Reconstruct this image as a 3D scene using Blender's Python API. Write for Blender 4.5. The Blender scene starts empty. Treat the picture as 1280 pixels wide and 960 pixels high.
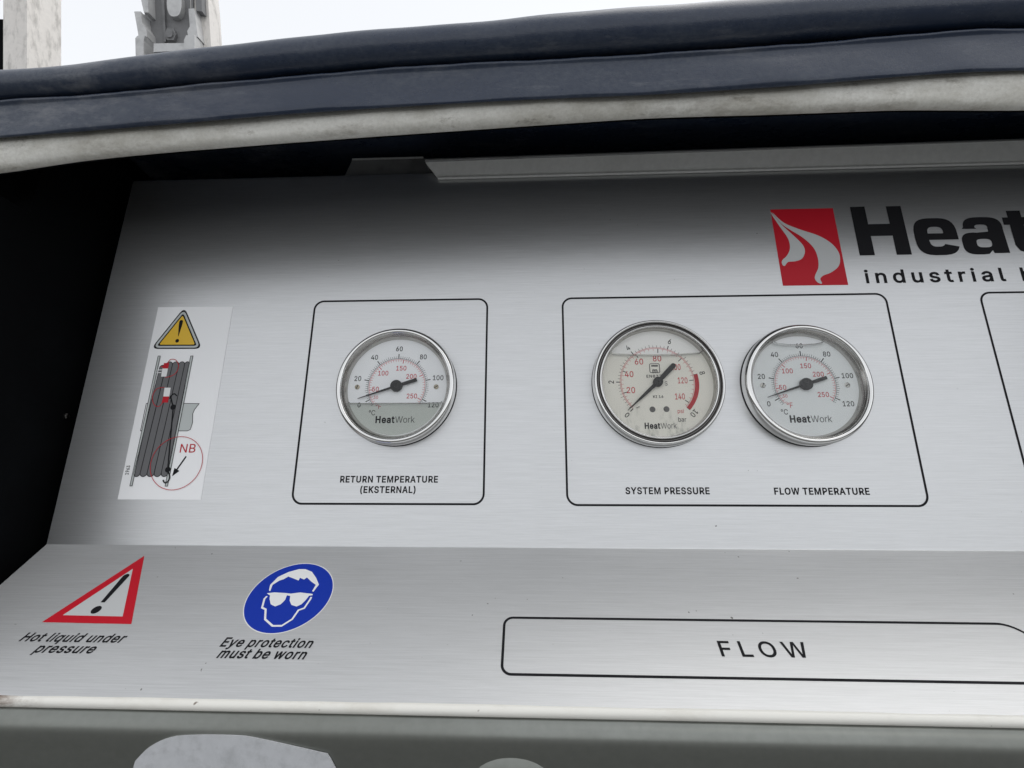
import bpy, bmesh, math, random
from mathutils import Vector, Matrix
from mathutils.geometry import tessellate_polygon
R_ = math.radians
random.seed(7)
scene = bpy.context.scene
col = scene.collection

# ------------------------------------------------------------------ camera, sky, sun, exposure
# All sizes are written in millimetres in the console's own frame (x right, y into the console,
# z up along the gauge panel); FRAME leans that console back and lifts it above the ground.
TILT = R_(-15.52)
FRAME = Matrix.Translation((0, 0, 1.5)) @ Matrix.Rotation(TILT, 4, 'X')
cam_d = bpy.data.cameras.new('camera')
cam = bpy.data.objects.new('camera', cam_d)
col.objects.link(cam)
cam_d.sensor_fit = 'HORIZONTAL'
cam_d.sensor_width = 36.0
cam_d.lens = 36.0 * 635.118 / 1280
cam_d.clip_start = 0.01
cam_d.clip_end = 5000
aim = Matrix.Rotation(0.044883, 3, 'Z') @ Matrix.Rotation(0.270852, 3, 'X') @ Matrix.Rotation(-0.004633, 3, 'Y')
rt, fw, upv = aim @ Vector((1, 0, 0)), aim @ Vector((0, 1, 0)), aim @ Vector((0, 0, 1))
cm = Matrix((rt, upv, -fw)).transposed().to_4x4()
cam.matrix_world = FRAME @ cm
scene.camera = cam

SUN_EL, SUN_ROT = R_(60), R_(76)
world = bpy.data.worlds.new('World')
scene.world = world
world.use_nodes = True
wn, wl = world.node_tree.nodes, world.node_tree.links
wn.clear()
sky = wn.new('ShaderNodeTexSky')
sky.sky_type = 'NISHITA'
sky.sun_disc = False
sky.sun_elevation = SUN_EL
sky.sun_rotation = SUN_ROT
sky.air_density = 1.0
sky.dust_density = 0.4
hsv = wn.new('ShaderNodeHueSaturation')
hsv.inputs['Saturation'].default_value = 0.12
bg = wn.new('ShaderNodeBackground')
bg.inputs['Strength'].default_value = 0.12
wo = wn.new('ShaderNodeOutputWorld')
wl.new(sky.outputs[0], hsv.inputs['Color'])
cloud = wn.new('ShaderNodeMix')          # an even cloud layer over the sky
cloud.data_type = 'RGBA'
cloud.inputs['Factor'].default_value = 0.76
cloud.inputs[7].default_value = (3.05, 3.13, 3.26, 1)
wl.new(hsv.outputs[0], cloud.inputs[6])
wl.new(cloud.outputs[2], bg.inputs['Color'])
wl.new(bg.outputs[0], wo.inputs['Surface'])

sun_d = bpy.data.lights.new('sun', 'SUN')
sun_d.energy = 0.5
sun_d.angle = R_(60)
sun_d.color = (1.0, 0.97, 0.92)
sun = bpy.data.objects.new('sun', sun_d)
col.objects.link(sun)
sdir = Vector((math.sin(SUN_ROT) * math.cos(SUN_EL), math.cos(SUN_ROT) * math.cos(SUN_EL), math.sin(SUN_EL)))
sun.rotation_euler = sdir.to_track_quat('Z', 'Y').to_euler()

scene.view_settings.view_transform = 'Standard'
scene.view_settings.look = 'None'
scene.view_settings.exposure = 1.33
scene.view_settings.gamma = 1.0
scene.view_settings.use_curve_mapping = False
scene.render.engine = 'CYCLES'
scene.cycles.max_bounces = 10
scene.cycles.transparent_max_bounces = 16

# ------------------------------------------------------------------ glyph outlines (400 units per em)
GLYPHS = {
'A': (191, ['7,0 81,203 110,203 185,0 158,0 95,176 34,0', '44,57 44,79 148,79 148,57']),
'B': (182, ['24,0 24,203 96,203 116,202 132,196 144,188 152,177 158,164 159,150 158,138 155,128 149,120 143,114 135,110 126,107 126,105 136,103 145,98 154,91 161,81 166,69 167,54 165,40 160,27 151,16 138,7 120,2 99,0', '50,23 98,23 118,25 132,32 140,42 142,55 141,65 137,74 131,81 122,87 112,91 99,92 50,92', '50,114 95,114 106,115 115,118 123,124 129,131 133,139 134,149 132,161 125,172 113,178 96,181 50,181']),
'C': (204, ['107,-3 90,-1 74,3 60,10 47,20 37,32 28,46 21,63 17,81 16,102 17,122 21,141 28,157 37,172 47,184 60,193 74,201 90,205 107,206 122,205 136,202 149,196 161,188 171,179 179,167 185,154 189,139 163,139 160,149 156,158 150,165 143,171 135,176 126,180 117,182 107,182 89,180 73,173 60,161 50,146 44,126 41,102 44,78 50,58 60,42 74,31 89,24 107,21 117,22 126,24 135,27 143,32 150,38 156,46 160,54 163,64 189,64 185,49 179,36 171,25 161,15 149,7 136,2 122,-2']),
'D': (201, ['88,0 38,0 38,23 86,23 109,25 127,32 141,44 152,60 158,79 160,102 158,125 152,144 142,160 128,171 110,178 88,181 37,181 37,203 90,203 109,202 126,198 141,191 160,177 173,156 180,140 183,122 185,102 183,82 180,64 173,47 165,33 154,22 140,12 125,5 107,1', '50,203 50,0 24,0 24,203']),
'E': (167, ['24,0 24,203 149,203 149,181 50,181 50,114 142,114 142,91 50,91 50,23 150,23 150,0']),
'F': (164, ['24,0 24,203 148,203 148,181 50,181 50,111 138,111 138,88 50,88 50,0']),
'H': (207, ['24,0 24,203 50,203 50,116 157,116 157,203 183,203 183,0 157,0 157,93 50,93 50,0']),
'I': (121, ['12,0 12,23 47,23 47,181 12,181 12,203 108,203 108,181 73,181 73,23 108,23 108,0']),
'K': (187, ['42,58 42,86 49,96 56,104 63,113 70,121 77,130 85,138 145,203 179,203 92,110 91,110', '24,0 24,203 50,203 50,134 50,90 50,77 50,0', '149,0 75,104 91,124 179,0']),
'L': (157, ['24,0 24,203 50,203 50,23 144,23 144,0']),
'M': (251, ['24,0 24,203 61,203 126,32 191,203 227,203 227,0 202,0 202,165 137,0 114,0 49,165 49,0']),
'N': (209, ['24,0 24,203 52,203 160,40 160,203 185,203 185,0 157,0 50,163 50,0']),
'O': (213, ['107,-3 90,-1 74,3 60,10 48,20 37,32 28,46 21,63 17,81 16,102 17,122 21,141 28,157 37,172 48,184 60,193 74,201 90,205 107,206 124,205 139,201 153,193 166,184 177,172 186,157 192,141 196,122 197,102 196,81 192,63 186,46 177,32 166,20 153,10 139,3 124,-1', '107,21 124,23 140,30 153,42 163,58 170,78 172,102 170,126 163,146 153,162 140,173 124,180 107,182 89,180 74,173 60,162 50,146 44,126 41,102 44,78 50,58 60,42 74,30 89,23']),
'P': (178, ['24,0 24,203 94,203 116,201 133,195 146,185 156,172 162,156 163,139 162,122 156,106 146,93 133,83 116,76 94,74 44,74 44,97 93,97 107,98 119,102 127,109 133,117 137,128 138,139 137,150 133,161 127,169 119,175 107,179 93,181 50,181 50,0']),
'R': (180, ['24,0 24,203 94,203 116,201 133,195 147,186 156,173 162,158 164,141 162,124 156,109 147,96 133,87 116,81 94,79 39,79 39,102 93,102 108,103 119,107 128,112 133,120 137,130 138,141 137,152 133,162 128,170 119,176 108,180 93,181 50,181 50,0', '141,0 92,92 121,92 171,0']),
'S': (179, ['89,-4 69,-2 51,4 36,12 26,24 18,38 15,55 42,55 44,44 49,35 57,28 67,23 78,21 89,20 103,21 114,24 124,29 132,37 137,46 138,56 137,65 133,72 126,77 118,82 109,86 98,89 73,96 51,104 34,116 24,130 21,149 23,165 30,179 41,191 55,199 72,204 91,206 110,204 126,199 140,191 151,179 158,166 160,151 135,151 131,165 121,175 107,181 90,183 78,182 67,179 58,174 51,167 47,159 46,150 48,141 52,133 59,128 68,123 77,120 85,117 106,112 115,109 125,105 134,101 143,95 151,88 158,79 162,68 163,55 161,40 155,25 144,13 129,4 111,-2']),
'T': (179, ['13,181 13,203 167,203 167,181 103,181 103,0 77,0 77,181']),
'U': (207, ['104,-3 81,-1 62,6 46,17 34,32 26,49 24,69 24,203 50,203 50,71 51,57 56,45 64,35 75,27 88,22 104,21 119,22 132,27 143,35 151,45 155,57 157,71 157,203 183,203 183,69 180,49 173,32 161,17 145,6 126,-1']),
'V': (191, ['82,0 7,203 34,203 96,32 158,203 185,203 111,0']),
'W': (274, ['62,0 7,203 33,203 77,30 122,203 152,203 197,30 241,203 268,203 212,0 182,0 137,172 92,0']),
'Y': (188, ['81,0 81,83 7,203 36,203 77,138 83,127 89,117 94,106 100,92 89,92 95,106 100,117 106,127 112,138 152,203 182,203 107,83 107,0']),
'(': (109, ['36,83 37,106 40,129 44,146 48,161 53,176 61,198 71,216 94,216 85,194 76,171 70,148 65,125 62,103 60,83 61,64 64,46 69,27 75,6 81,-8 87,-23 94,-38 71,-38 60,-19 51,2 45,22 40,42 37,63']),
')': (109, ['15,-38 22,-22 29,-7 34,7 41,27 45,47 48,65 49,83 48,103 45,125 40,148 33,171 25,194 15,216 39,216 48,198 57,176 62,161 66,146 69,129 72,105 74,83 73,62 70,42 65,21 58,1 49,-19 39,-38']),
'°': (127, ['63,113 51,115 40,119 31,127 23,136 19,147 17,159 19,171 23,182 31,192 40,199 51,204 63,205 75,204 86,199 96,192 103,182 108,171 109,159 108,147 103,136 96,127 86,119 75,115', '63,134 70,135 76,137 81,141 85,146 88,152 89,159 88,166 85,172 81,177 76,181 70,184 63,185 57,184 50,181 45,177 41,172 39,166 38,159 39,152 41,146 45,141 50,137 57,135']),
'0': (181, ['91,-3 70,0 52,10 38,25 28,45 23,62 20,81 19,102 20,122 23,141 28,158 38,179 52,194 70,203 91,206 112,203 129,194 143,179 154,158 158,141 161,122 162,102 161,81 158,62 154,45 143,25 129,10 112,0', '91,20 104,22 116,29 125,41 132,57 136,78 138,102 136,126 132,146 125,162 116,174 104,181 91,184 77,181 65,174 56,162 49,146 45,126 44,102 45,78 49,57 56,41 65,29 77,22']),
'1': (181, ['31,0 31,22 156,22 156,0', '110,203 110,0 85,0 85,179 84,179 34,143 34,171 79,203']),
'2': (181, ['26,0 26,19 94,91 104,103 113,113 120,122 124,131 127,139 128,149 127,159 123,167 117,174 109,180 100,183 89,184 78,183 69,179 61,173 56,165 52,156 51,145 26,145 28,162 34,177 44,189 57,198 73,204 90,206 107,204 122,199 135,190 144,178 150,164 152,149 151,138 148,127 143,116 134,103 122,89 107,72 61,24 61,23 156,23 156,0']),
'3': (182, ['87,-3 69,-1 53,4 39,12 28,23 21,37 17,53 44,53 46,43 51,35 57,28 66,24 76,21 87,20 99,21 110,24 119,30 126,37 130,47 132,58 130,69 126,78 120,87 110,93 97,98 80,99 63,99 63,120 115,179 115,181 28,181 28,203 149,203 149,184 85,111 85,116 105,115 123,110 138,101 148,89 155,74 157,58 155,41 148,26 137,14 123,5 107,-1']),
'4': (181, ['16,42 16,63 99,203 124,203 43,66 43,65 165,65 165,42', '113,0 113,48 113,58 113,127 137,127 137,0']),
'5': (181, ['88,-3 71,-1 56,4 43,13 33,24 27,37 24,52 49,52 51,43 55,36 61,29 69,24 78,21 88,20 100,21 110,26 119,33 126,42 130,53 131,65 130,77 125,88 119,98 110,105 99,109 87,111 77,110 67,107 58,103 51,98 27,101 38,203 147,203 147,181 60,181 54,121 62,126 71,130 81,133 92,133 105,132 118,128 129,122 138,114 146,104 152,92 155,79 156,65 154,47 148,30 137,17 123,6 107,-1']),
'6': (182, ['91,-3 73,-1 57,6 44,16 34,30 28,46 25,65 27,80 32,96 41,114 55,136 101,203 129,203 60,104 58,104 62,110 66,115 72,119 78,123 86,125 94,126 111,124 126,118 139,108 148,96 154,81 156,63 153,45 147,29 137,16 124,6 108,-1', '91,19 102,21 111,25 120,32 126,41 130,51 131,63 130,75 126,85 120,94 111,101 102,105 91,106 79,105 70,101 61,94 55,86 51,75 50,63 51,51 55,41 61,32 70,25 79,21']),
'7': (181, ['39,0 129,179 129,181 25,181 25,203 156,203 156,179 66,0']),
'8': (181, ['91,-3 71,-1 54,5 40,13 30,25 23,38 21,54 22,67 26,78 32,88 40,96 50,102 61,106 61,107 48,113 37,123 30,137 28,152 30,167 36,180 46,191 58,199 73,204 91,206 107,204 122,199 135,191 145,180 151,167 153,152 150,137 144,123 133,113 120,107 120,106 131,102 140,96 149,88 155,78 159,67 160,54 158,38 151,25 141,13 127,5 110,-1', '91,20 103,21 114,24 123,29 129,37 133,45 135,55 133,66 129,75 122,83 113,89 102,93 91,94 78,93 68,89 59,83 52,75 48,66 46,55 48,45 52,37 58,29 67,24 78,21', '91,116 101,117 110,120 117,125 123,132 126,141 128,150 127,160 123,168 117,175 110,180 101,183 91,184 80,183 71,180 63,175 58,168 54,160 53,150 54,141 58,132 64,125 71,120 80,117']),
'9': (182, ['90,206 108,204 124,198 137,187 147,174 153,157 156,139 154,124 149,108 140,90 126,67 80,0 52,0 121,99 123,99 120,93 115,88 109,84 103,81 95,79 87,78 70,80 55,86 42,95 33,108 27,123 25,141 28,159 34,175 44,188 57,198 73,204', '90,184 79,183 70,178 61,172 55,163 51,152 50,141 51,129 55,118 61,109 70,103 79,99 90,97 102,99 111,103 120,109 126,118 130,128 131,140 130,152 126,163 120,172 112,178 102,183']),
'a': (156, ['64,-3 50,-2 38,2 27,9 19,18 14,29 12,43 13,55 17,64 23,72 31,77 40,81 50,84 61,86 71,88 84,90 93,91 101,92 106,94 109,97 110,102 110,103 109,111 107,119 102,124 96,129 88,131 78,132 68,131 60,129 53,125 47,120 43,115 40,110 16,116 23,129 31,138 42,145 53,150 65,153 78,154 86,153 96,152 105,149 114,144 122,137 129,128 133,116 135,101 135,0 111,0 111,21 109,21 106,15 101,10 94,5 86,0 76,-2', '68,18 81,19 91,23 99,30 105,37 109,46 110,55 110,76 108,74 104,73 99,71 93,70 86,69 80,68 70,67 62,66 54,63 47,60 41,56 38,50 37,42 38,35 41,29 46,24 52,21 60,19']),
'b': (170, ['92,-3 79,-2 69,2 61,7 55,12 51,18 47,23 45,23 45,0 21,0 21,203 45,203 45,128 47,128 51,133 55,138 61,144 69,149 79,153 92,154 110,151 125,144 138,133 148,117 154,98 156,76 154,53 148,34 138,18 125,6 110,-1', '88,19 101,21 112,26 120,35 126,47 130,60 131,76 130,91 126,104 120,116 112,125 101,130 88,132 75,130 64,125 56,116 50,105 46,92 45,76 46,60 50,46 56,35 65,26 75,21']),
'c': (158, ['83,-3 64,-1 47,7 33,18 22,34 16,53 14,75 16,97 22,116 33,132 47,144 64,151 83,154 94,153 104,151 113,147 122,142 130,136 136,129 141,120 145,111 121,105 119,110 116,116 112,120 108,124 103,128 97,130 90,131 83,132 69,130 58,124 49,115 43,103 40,90 39,75 40,60 43,47 49,35 58,26 69,21 83,19 90,19 97,21 103,23 108,26 113,31 117,35 120,41 122,47 145,41 142,31 136,22 130,15 122,9 114,3 104,0 94,-3']),
'd': (169, ['78,-3 60,-1 45,6 32,18 22,34 16,53 14,76 16,98 22,117 32,133 45,144 60,151 78,154 91,153 101,149 109,144 115,138 119,133 122,128 124,128 124,203 149,203 149,0 125,0 125,23 123,23 119,18 115,12 109,7 101,2 91,-2', '82,19 95,21 105,26 114,35 120,46 123,60 125,76 123,92 120,105 114,116 105,125 95,130 82,132 69,130 58,125 49,116 43,104 40,91 39,76 40,60 43,47 50,35 58,26 69,21']),
'e': (161, ['85,-3 64,-1 47,7 33,18 22,34 16,53 14,75 16,97 22,116 32,132 46,144 63,151 82,154 94,153 106,150 118,144 128,136 136,126 143,113 147,97 148,78 148,68 30,68 30,88 135,88 124,81 123,95 119,107 113,118 105,126 95,130 82,132 69,130 59,125 50,118 44,108 40,97 38,84 38,71 40,55 44,42 51,32 60,25 72,20 85,18 94,19 101,21 108,24 114,29 119,35 122,42 146,36 141,25 134,16 125,8 113,2 100,-2']),
'f': (101, ['91,152 91,131 3,131 3,152', '32,0 32,173 34,185 38,194 45,202 54,208 64,211 75,212 83,212 89,211 94,210 97,208 91,187 86,189 82,189 78,190 68,188 62,184 58,177 57,167 57,0']),
'h': (164, ['45,91 45,0 21,0 21,203 45,203 45,115 41,115 49,133 61,145 75,152 91,154 105,152 118,147 128,139 136,128 141,114 143,96 143,0 118,0 118,94 116,110 109,122 98,129 84,132 74,130 64,127 57,121 51,113 47,103']),
'i': (66, ['21,0 21,152 45,152 45,0', '33,177 27,178 22,182 18,187 17,193 18,200 22,205 27,208 33,209 40,208 46,205 49,200 51,193 49,187 46,182 40,178']),
'k': (152, ['44,55 44,85 48,85 114,152 144,152 74,80 71,80', '21,0 21,203 45,203 45,0', '118,0 59,74 76,91 149,0']),
'l': (76, ['56,-1 40,1 30,8 23,19 21,34 21,203 45,203 45,39 46,31 48,25 52,22 58,21 64,21 68,22 72,1 69,0 65,0 60,-1']),
'm': (244, ['21,0 21,152 45,152 45,118 43,118 47,129 53,138 60,145 69,150 78,153 88,154 103,152 115,144 124,133 128,118 125,118 129,128 135,137 143,145 152,150 163,153 175,154 187,153 199,149 209,142 216,131 221,118 223,102 223,0 198,0 198,101 196,116 189,125 179,130 167,132 158,131 150,128 143,123 138,116 135,108 134,99 134,0 110,0 110,104 108,115 101,124 92,130 80,132 71,131 63,128 56,123 50,116 47,106 45,95 45,0']),
'n': (164, ['45,91 45,0 21,0 21,152 45,152 45,115 41,115 49,133 61,145 75,152 91,154 105,152 118,147 128,139 136,128 141,114 143,96 143,0 118,0 118,94 116,110 109,122 98,129 84,132 74,130 64,127 57,121 51,113 47,103']),
'o': (166, ['83,-3 64,-1 47,7 33,18 22,34 16,53 14,75 16,97 22,116 33,132 47,144 64,151 83,154 102,151 119,144 133,132 144,116 150,97 152,75 150,53 144,34 133,18 119,7 102,-1', '83,19 97,21 108,26 117,35 123,47 126,60 128,75 126,90 123,103 117,115 108,124 97,130 83,132 69,130 58,124 49,115 43,103 40,90 39,75 40,60 43,47 49,35 58,26 69,21']),
'p': (170, ['21,-57 21,152 45,152 45,128 47,128 51,133 55,138 61,144 69,149 79,153 92,154 110,151 125,144 138,133 148,117 154,98 156,76 154,53 148,34 138,18 125,6 110,-1 92,-3 79,-2 69,2 61,7 55,12 51,18 47,23 45,23 45,-57', '88,19 101,21 112,26 120,35 126,47 130,60 131,76 130,91 126,104 120,116 112,125 101,130 88,132 75,130 64,125 56,116 50,105 46,92 45,76 46,60 50,46 56,35 65,26 75,21']),
'q': (169, ['149,-57 124,-57 124,23 122,23 119,18 115,12 109,7 101,2 91,-2 78,-3 60,-1 45,6 32,18 22,34 16,53 14,76 16,98 22,117 32,133 45,144 60,151 78,154 91,153 101,149 109,144 115,138 119,133 123,128 125,128 125,152 149,152', '82,19 95,21 105,26 114,35 120,46 123,60 125,76 123,92 120,105 114,116 105,125 95,130 82,132 69,130 58,125 49,116 43,104 40,91 39,76 40,60 43,47 50,35 58,26 69,21']),
'r': (104, ['21,0 21,152 45,152 45,128 46,128 52,139 61,147 72,152 85,154 92,154 97,153 97,129 92,130 88,130 83,130 73,129 64,126 56,121 50,113 47,105 45,95 45,0']),
's': (146, ['73,-3 58,-2 45,1 34,7 25,15 18,25 14,38 38,43 42,32 50,24 60,20 73,18 87,20 98,25 105,32 107,41 106,48 102,54 95,59 85,62 60,68 42,74 29,83 21,95 19,110 21,122 26,133 35,141 46,148 60,152 75,154 89,153 102,149 112,143 120,136 126,126 130,116 107,111 103,119 97,126 88,131 75,133 62,131 52,127 46,120 43,111 45,103 50,97 57,93 69,89 92,84 110,77 122,69 130,57 132,43 131,30 125,19 116,10 104,3 89,-2']),
't': (91, ['82,152 82,131 3,131 3,152', '26,188 50,188 50,39 51,30 54,25 60,21 68,20 74,20 81,21 85,1 81,0 77,-1 72,-2 67,-2 50,1 37,9 29,21 26,37']),
'u': (164, ['73,-2 59,0 46,4 36,12 28,23 23,38 21,56 21,152 45,152 45,58 48,42 55,30 66,23 80,20 90,21 100,25 107,31 113,39 117,49 118,61 118,152 143,152 143,0 119,0 119,37 123,37 114,19 103,7 89,0']),
'v': (156, ['65,0 7,152 34,152 66,62 71,48 75,35 78,21 82,8 74,8 77,21 81,35 85,48 90,62 122,152 149,152 91,0']),
'w': (227, ['55,0 9,152 35,152 53,85 57,71 62,55 66,37 70,17 66,17 70,36 74,54 78,70 82,85 101,152 127,152 145,85 149,71 153,54 157,36 161,17 157,17 161,36 165,54 169,70 173,85 192,152 218,152 172,0 147,0 128,69 122,90 119,101 116,112 111,135 116,135 111,112 108,101 105,90 102,79 99,69 79,0']),
'y': (156, ['19,-55 25,-34 29,-35 35,-36 42,-36 47,-34 52,-30 56,-23 60,-14 65,-1 7,152 34,152 66,62 71,48 75,35 78,21 82,8 73,8 77,21 81,35 85,48 90,62 122,152 149,152 82,-23 77,-34 71,-43 64,-50 56,-54 47,-57 37,-58 31,-58 26,-57 22,-56']),
}


# ------------------------------------------------------------------ materials
def mat(name, color, rough=0.5, metal=0.0, spec=0.5):
    m = bpy.data.materials.new(name)
    m.use_nodes = True
    b = m.node_tree.nodes['Principled BSDF']
    b.inputs['Base Color'].default_value = (*color, 1)
    b.inputs['Roughness'].default_value = rough
    b.inputs['Metallic'].default_value = metal
    b.inputs['Specular IOR Level'].default_value = spec
    return m

def nodes(m):
    nt = m.node_tree
    return nt, nt.nodes, nt.links, nt.nodes['Principled BSDF']

def noise(nt, scale, stretch=(1, 1, 1), detail=4, rough=0.55, rot=(0, 0, 0), coord='Object'):
    tc = nt.nodes.new('ShaderNodeTexCoord')
    mp = nt.nodes.new('ShaderNodeMapping')
    mp.inputs['Scale'].default_value = stretch
    mp.inputs['Rotation'].default_value = rot
    n = nt.nodes.new('ShaderNodeTexNoise')
    n.inputs['Scale'].default_value = scale
    n.inputs['Detail'].default_value = detail
    n.inputs['Roughness'].default_value = rough
    nt.links.new(tc.outputs[coord], mp.inputs['Vector'])
    nt.links.new(mp.outputs[0], n.inputs['Vector'])
    return n.outputs['Fac']

def ramp(nt, fac, stops):
    r = nt.nodes.new('ShaderNodeValToRGB')
    e = r.color_ramp.elements
    while len(e) < len(stops):
        e.new(0.5)
    for el, (p, c) in zip(e, stops):
        el.position = p
        el.color = (*c, 1) if len(c) == 3 else c
    nt.links.new(fac, r.inputs['Fac'])
    return r.outputs['Color']

def mix(nt, fac, a, b, mode='MIX'):
    n = nt.nodes.new('ShaderNodeMix')
    n.data_type = 'RGBA'
    n.blend_type = mode
    for sock, v in ((n.inputs['Factor'], fac), (n.inputs[6], a), (n.inputs[7], b)):
        if isinstance(v, (int, float)):
            sock.default_value = v
        elif isinstance(v, tuple):
            sock.default_value = (*v, 1)
        else:
            nt.links.new(v, sock)
    return n.outputs[2]

def mapr(nt, fac, a, b, lo, hi):
    n = nt.nodes.new('ShaderNodeMapRange')
    n.inputs['From Min'].default_value = a
    n.inputs['From Max'].default_value = b
    n.inputs['To Min'].default_value = lo
    n.inputs['To Max'].default_value = hi
    nt.links.new(fac, n.inputs['Value'])
    return n.outputs[0]

def bump(nt, b, fac, strength, dist):
    n = nt.nodes.new('ShaderNodeBump')
    n.inputs['Strength'].default_value = strength
    n.inputs['Distance'].default_value = dist
    nt.links.new(fac, n.inputs['Height'])
    nt.links.new(n.outputs[0], b.inputs['Normal'])
    return n

def brushed_metal(name, metal, rough):
    m = mat(name, (0.7, 0.71, 0.71), rough, metal)
    nt, ns, ls, b = nodes(m)
    fine = noise(nt, 1.0, (40, 1700, 1700), 8, 0.8)
    long = noise(nt, 1.0, (14, 700, 700), 9, 0.8)
    cloud = noise(nt, 9.0, (1, 1, 1), 4, 0.6)
    grain = mix(nt, 0.35, fine, long)
    c = ramp(nt, grain, [(0.35, (0.53, 0.535, 0.535)), (0.65, (0.69, 0.695, 0.70))])
    c = mix(nt, mapr(nt, cloud, 0.35, 0.7, 0.0, 0.25), c, (0.62, 0.63, 0.63))
    # handling specks and a little grime
    sp = noise(nt, 380.0, (1, 1, 1), 1, 0.4)
    area = noise(nt, 13.0, (1, 1, 1), 2, 0.5)
    k = nt.nodes.new('ShaderNodeMath'); k.operation = 'MULTIPLY'
    ls.new(mapr(nt, sp, 0.785, 0.81, 0, 0.8), k.inputs[0])
    ls.new(mapr(nt, area, 0.47, 0.6, 0, 1), k.inputs[1])
    c = mix(nt, k.outputs[0], c, (0.10, 0.095, 0.085))
    ls.new(c, b.inputs['Base Color'])
    ls.new(mapr(nt, grain, 0.3, 0.7, rough - 0.03, rough + 0.03), b.inputs['Roughness'])
    b.inputs['Anisotropic'].default_value = 0.15
    tg = ns.new('ShaderNodeTangent'); tg.direction_type = 'UV_MAP'; tg.uv_map = 'UVMap'
    ls.new(tg.outputs[0], b.inputs['Tangent'])
    bump(nt, b, grain, 0.045, 0.0002)
    return m

def dirty(name, base, dirt, rough, scale, lo=0.5, hi=0.7, amt=0.6, bstr=0.3, bdist=0.0006, fine=260, metal=0.0, stretch=(1, 1, 1)):
    m = mat(name, base, rough, metal)
    nt, ns, ls, b = nodes(m)
    a = noise(nt, scale, stretch, 6, 0.65)
    f = noise(nt, fine, (1, 1, 1), 3, 0.6)
    c = mix(nt, mapr(nt, a, lo, hi, 0, amt), base, dirt)
    c = mix(nt, mapr(nt, f, 0.3, 0.7, 0, 0.22), c, tuple(x * 0.6 for x in base))
    ls.new(c, b.inputs['Base Color'])
    ls.new(mapr(nt, a, 0.3, 0.7, rough - 0.08, rough + 0.1), b.inputs['Roughness'])
    bump(nt, b, mix(nt, 0.5, a, f), bstr, bdist)
    return m

def clear(name, tint, gloss_rough=0.02, ior=1.45, refl=1.0):
    m = bpy.data.materials.new(name)
    m.use_nodes = True
    nt = m.node_tree
    nt.nodes.clear()
    out = nt.nodes.new('ShaderNodeOutputMaterial')
    tr = nt.nodes.new('ShaderNodeBsdfTransparent')
    tr.inputs['Color'].default_value = (*tint, 1)
    gl = nt.nodes.new('ShaderNodeBsdfGlossy')
    gl.inputs['Roughness'].default_value = gloss_rough
    fr = nt.nodes.new('ShaderNodeFresnel')
    fr.inputs['IOR'].default_value = ior
    mu = nt.nodes.new('ShaderNodeMath'); mu.operation = 'MULTIPLY'; mu.inputs[1].default_value = refl
    mx = nt.nodes.new('ShaderNodeMixShader')
    nt.links.new(fr.outputs[0], mu.inputs[0])
    nt.links.new(mu.outputs[0], mx.inputs[0])
    nt.links.new(tr.outputs[0], mx.inputs[1])
    nt.links.new(gl.outputs[0], mx.inputs[2])
    nt.links.new(mx.outputs[0], out.inputs['Surface'])
    return m

def tarp_mat():
    m = mat('blue_vinyl', (0.042, 0.055, 0.085), 0.42)
    nt, ns, ls, b = nodes(m)
    weave = noise(nt, 1500, (1, 1, 1), 2, 0.5)
    crease = noise(nt, 55, (0.3, 1, 1), 5, 0.6)
    cloud = noise(nt, 16, (0.6, 1.4, 1.4), 8, 0.72)
    speck = noise(nt, 420, (0.8, 1, 1), 4, 0.7)
    scuff = noise(nt, 70, (0.25, 1.2, 1.2), 8, 0.75)
    k = ns.new('ShaderNodeMath'); k.operation = 'MULTIPLY'
    ls.new(mapr(nt, cloud, 0.40, 0.66, 0.05, 0.55), k.inputs[0])
    ls.new(mapr(nt, speck, 0.36, 0.66, 0.1, 0.75), k.inputs[1])
    c = mix(nt, k.outputs[0], (0.017, 0.028, 0.056), (0.12, 0.135, 0.15))
    c = mix(nt, mapr(nt, scuff, 0.56, 0.80, 0.0, 0.55), c, (0.20, 0.205, 0.22))
    # chalky wear on the left end of the flap
    tc = ns.new('ShaderNodeTexCoord'); sx = ns.new('ShaderNodeSeparateXYZ')
    ls.new(tc.outputs['Object'], sx.inputs[0])
    wear = noise(nt, 38, (0.6, 1, 1.6), 8, 0.75)
    kw = ns.new('ShaderNodeMath'); kw.operation = 'MULTIPLY'
    ls.new(mapr(nt, sx.outputs['X'], -0.12, -0.24, 0, 1), kw.inputs[0]); ls.new(mapr(nt, wear, 0.48, 0.66, 0, 0.6), kw.inputs[1])
    c = mix(nt, kw.outputs[0], c, (0.19, 0.195, 0.21))
    ls.new(c, b.inputs['Base Color'])
    ls.new(mapr(nt, cloud, 0.35, 0.7, 0.22, 0.38), b.inputs['Roughness'])
    bump(nt, b, mix(nt, 0.45, mix(nt, 0.5, weave, speck), crease), 0.35, 0.0006)
    return m

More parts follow.
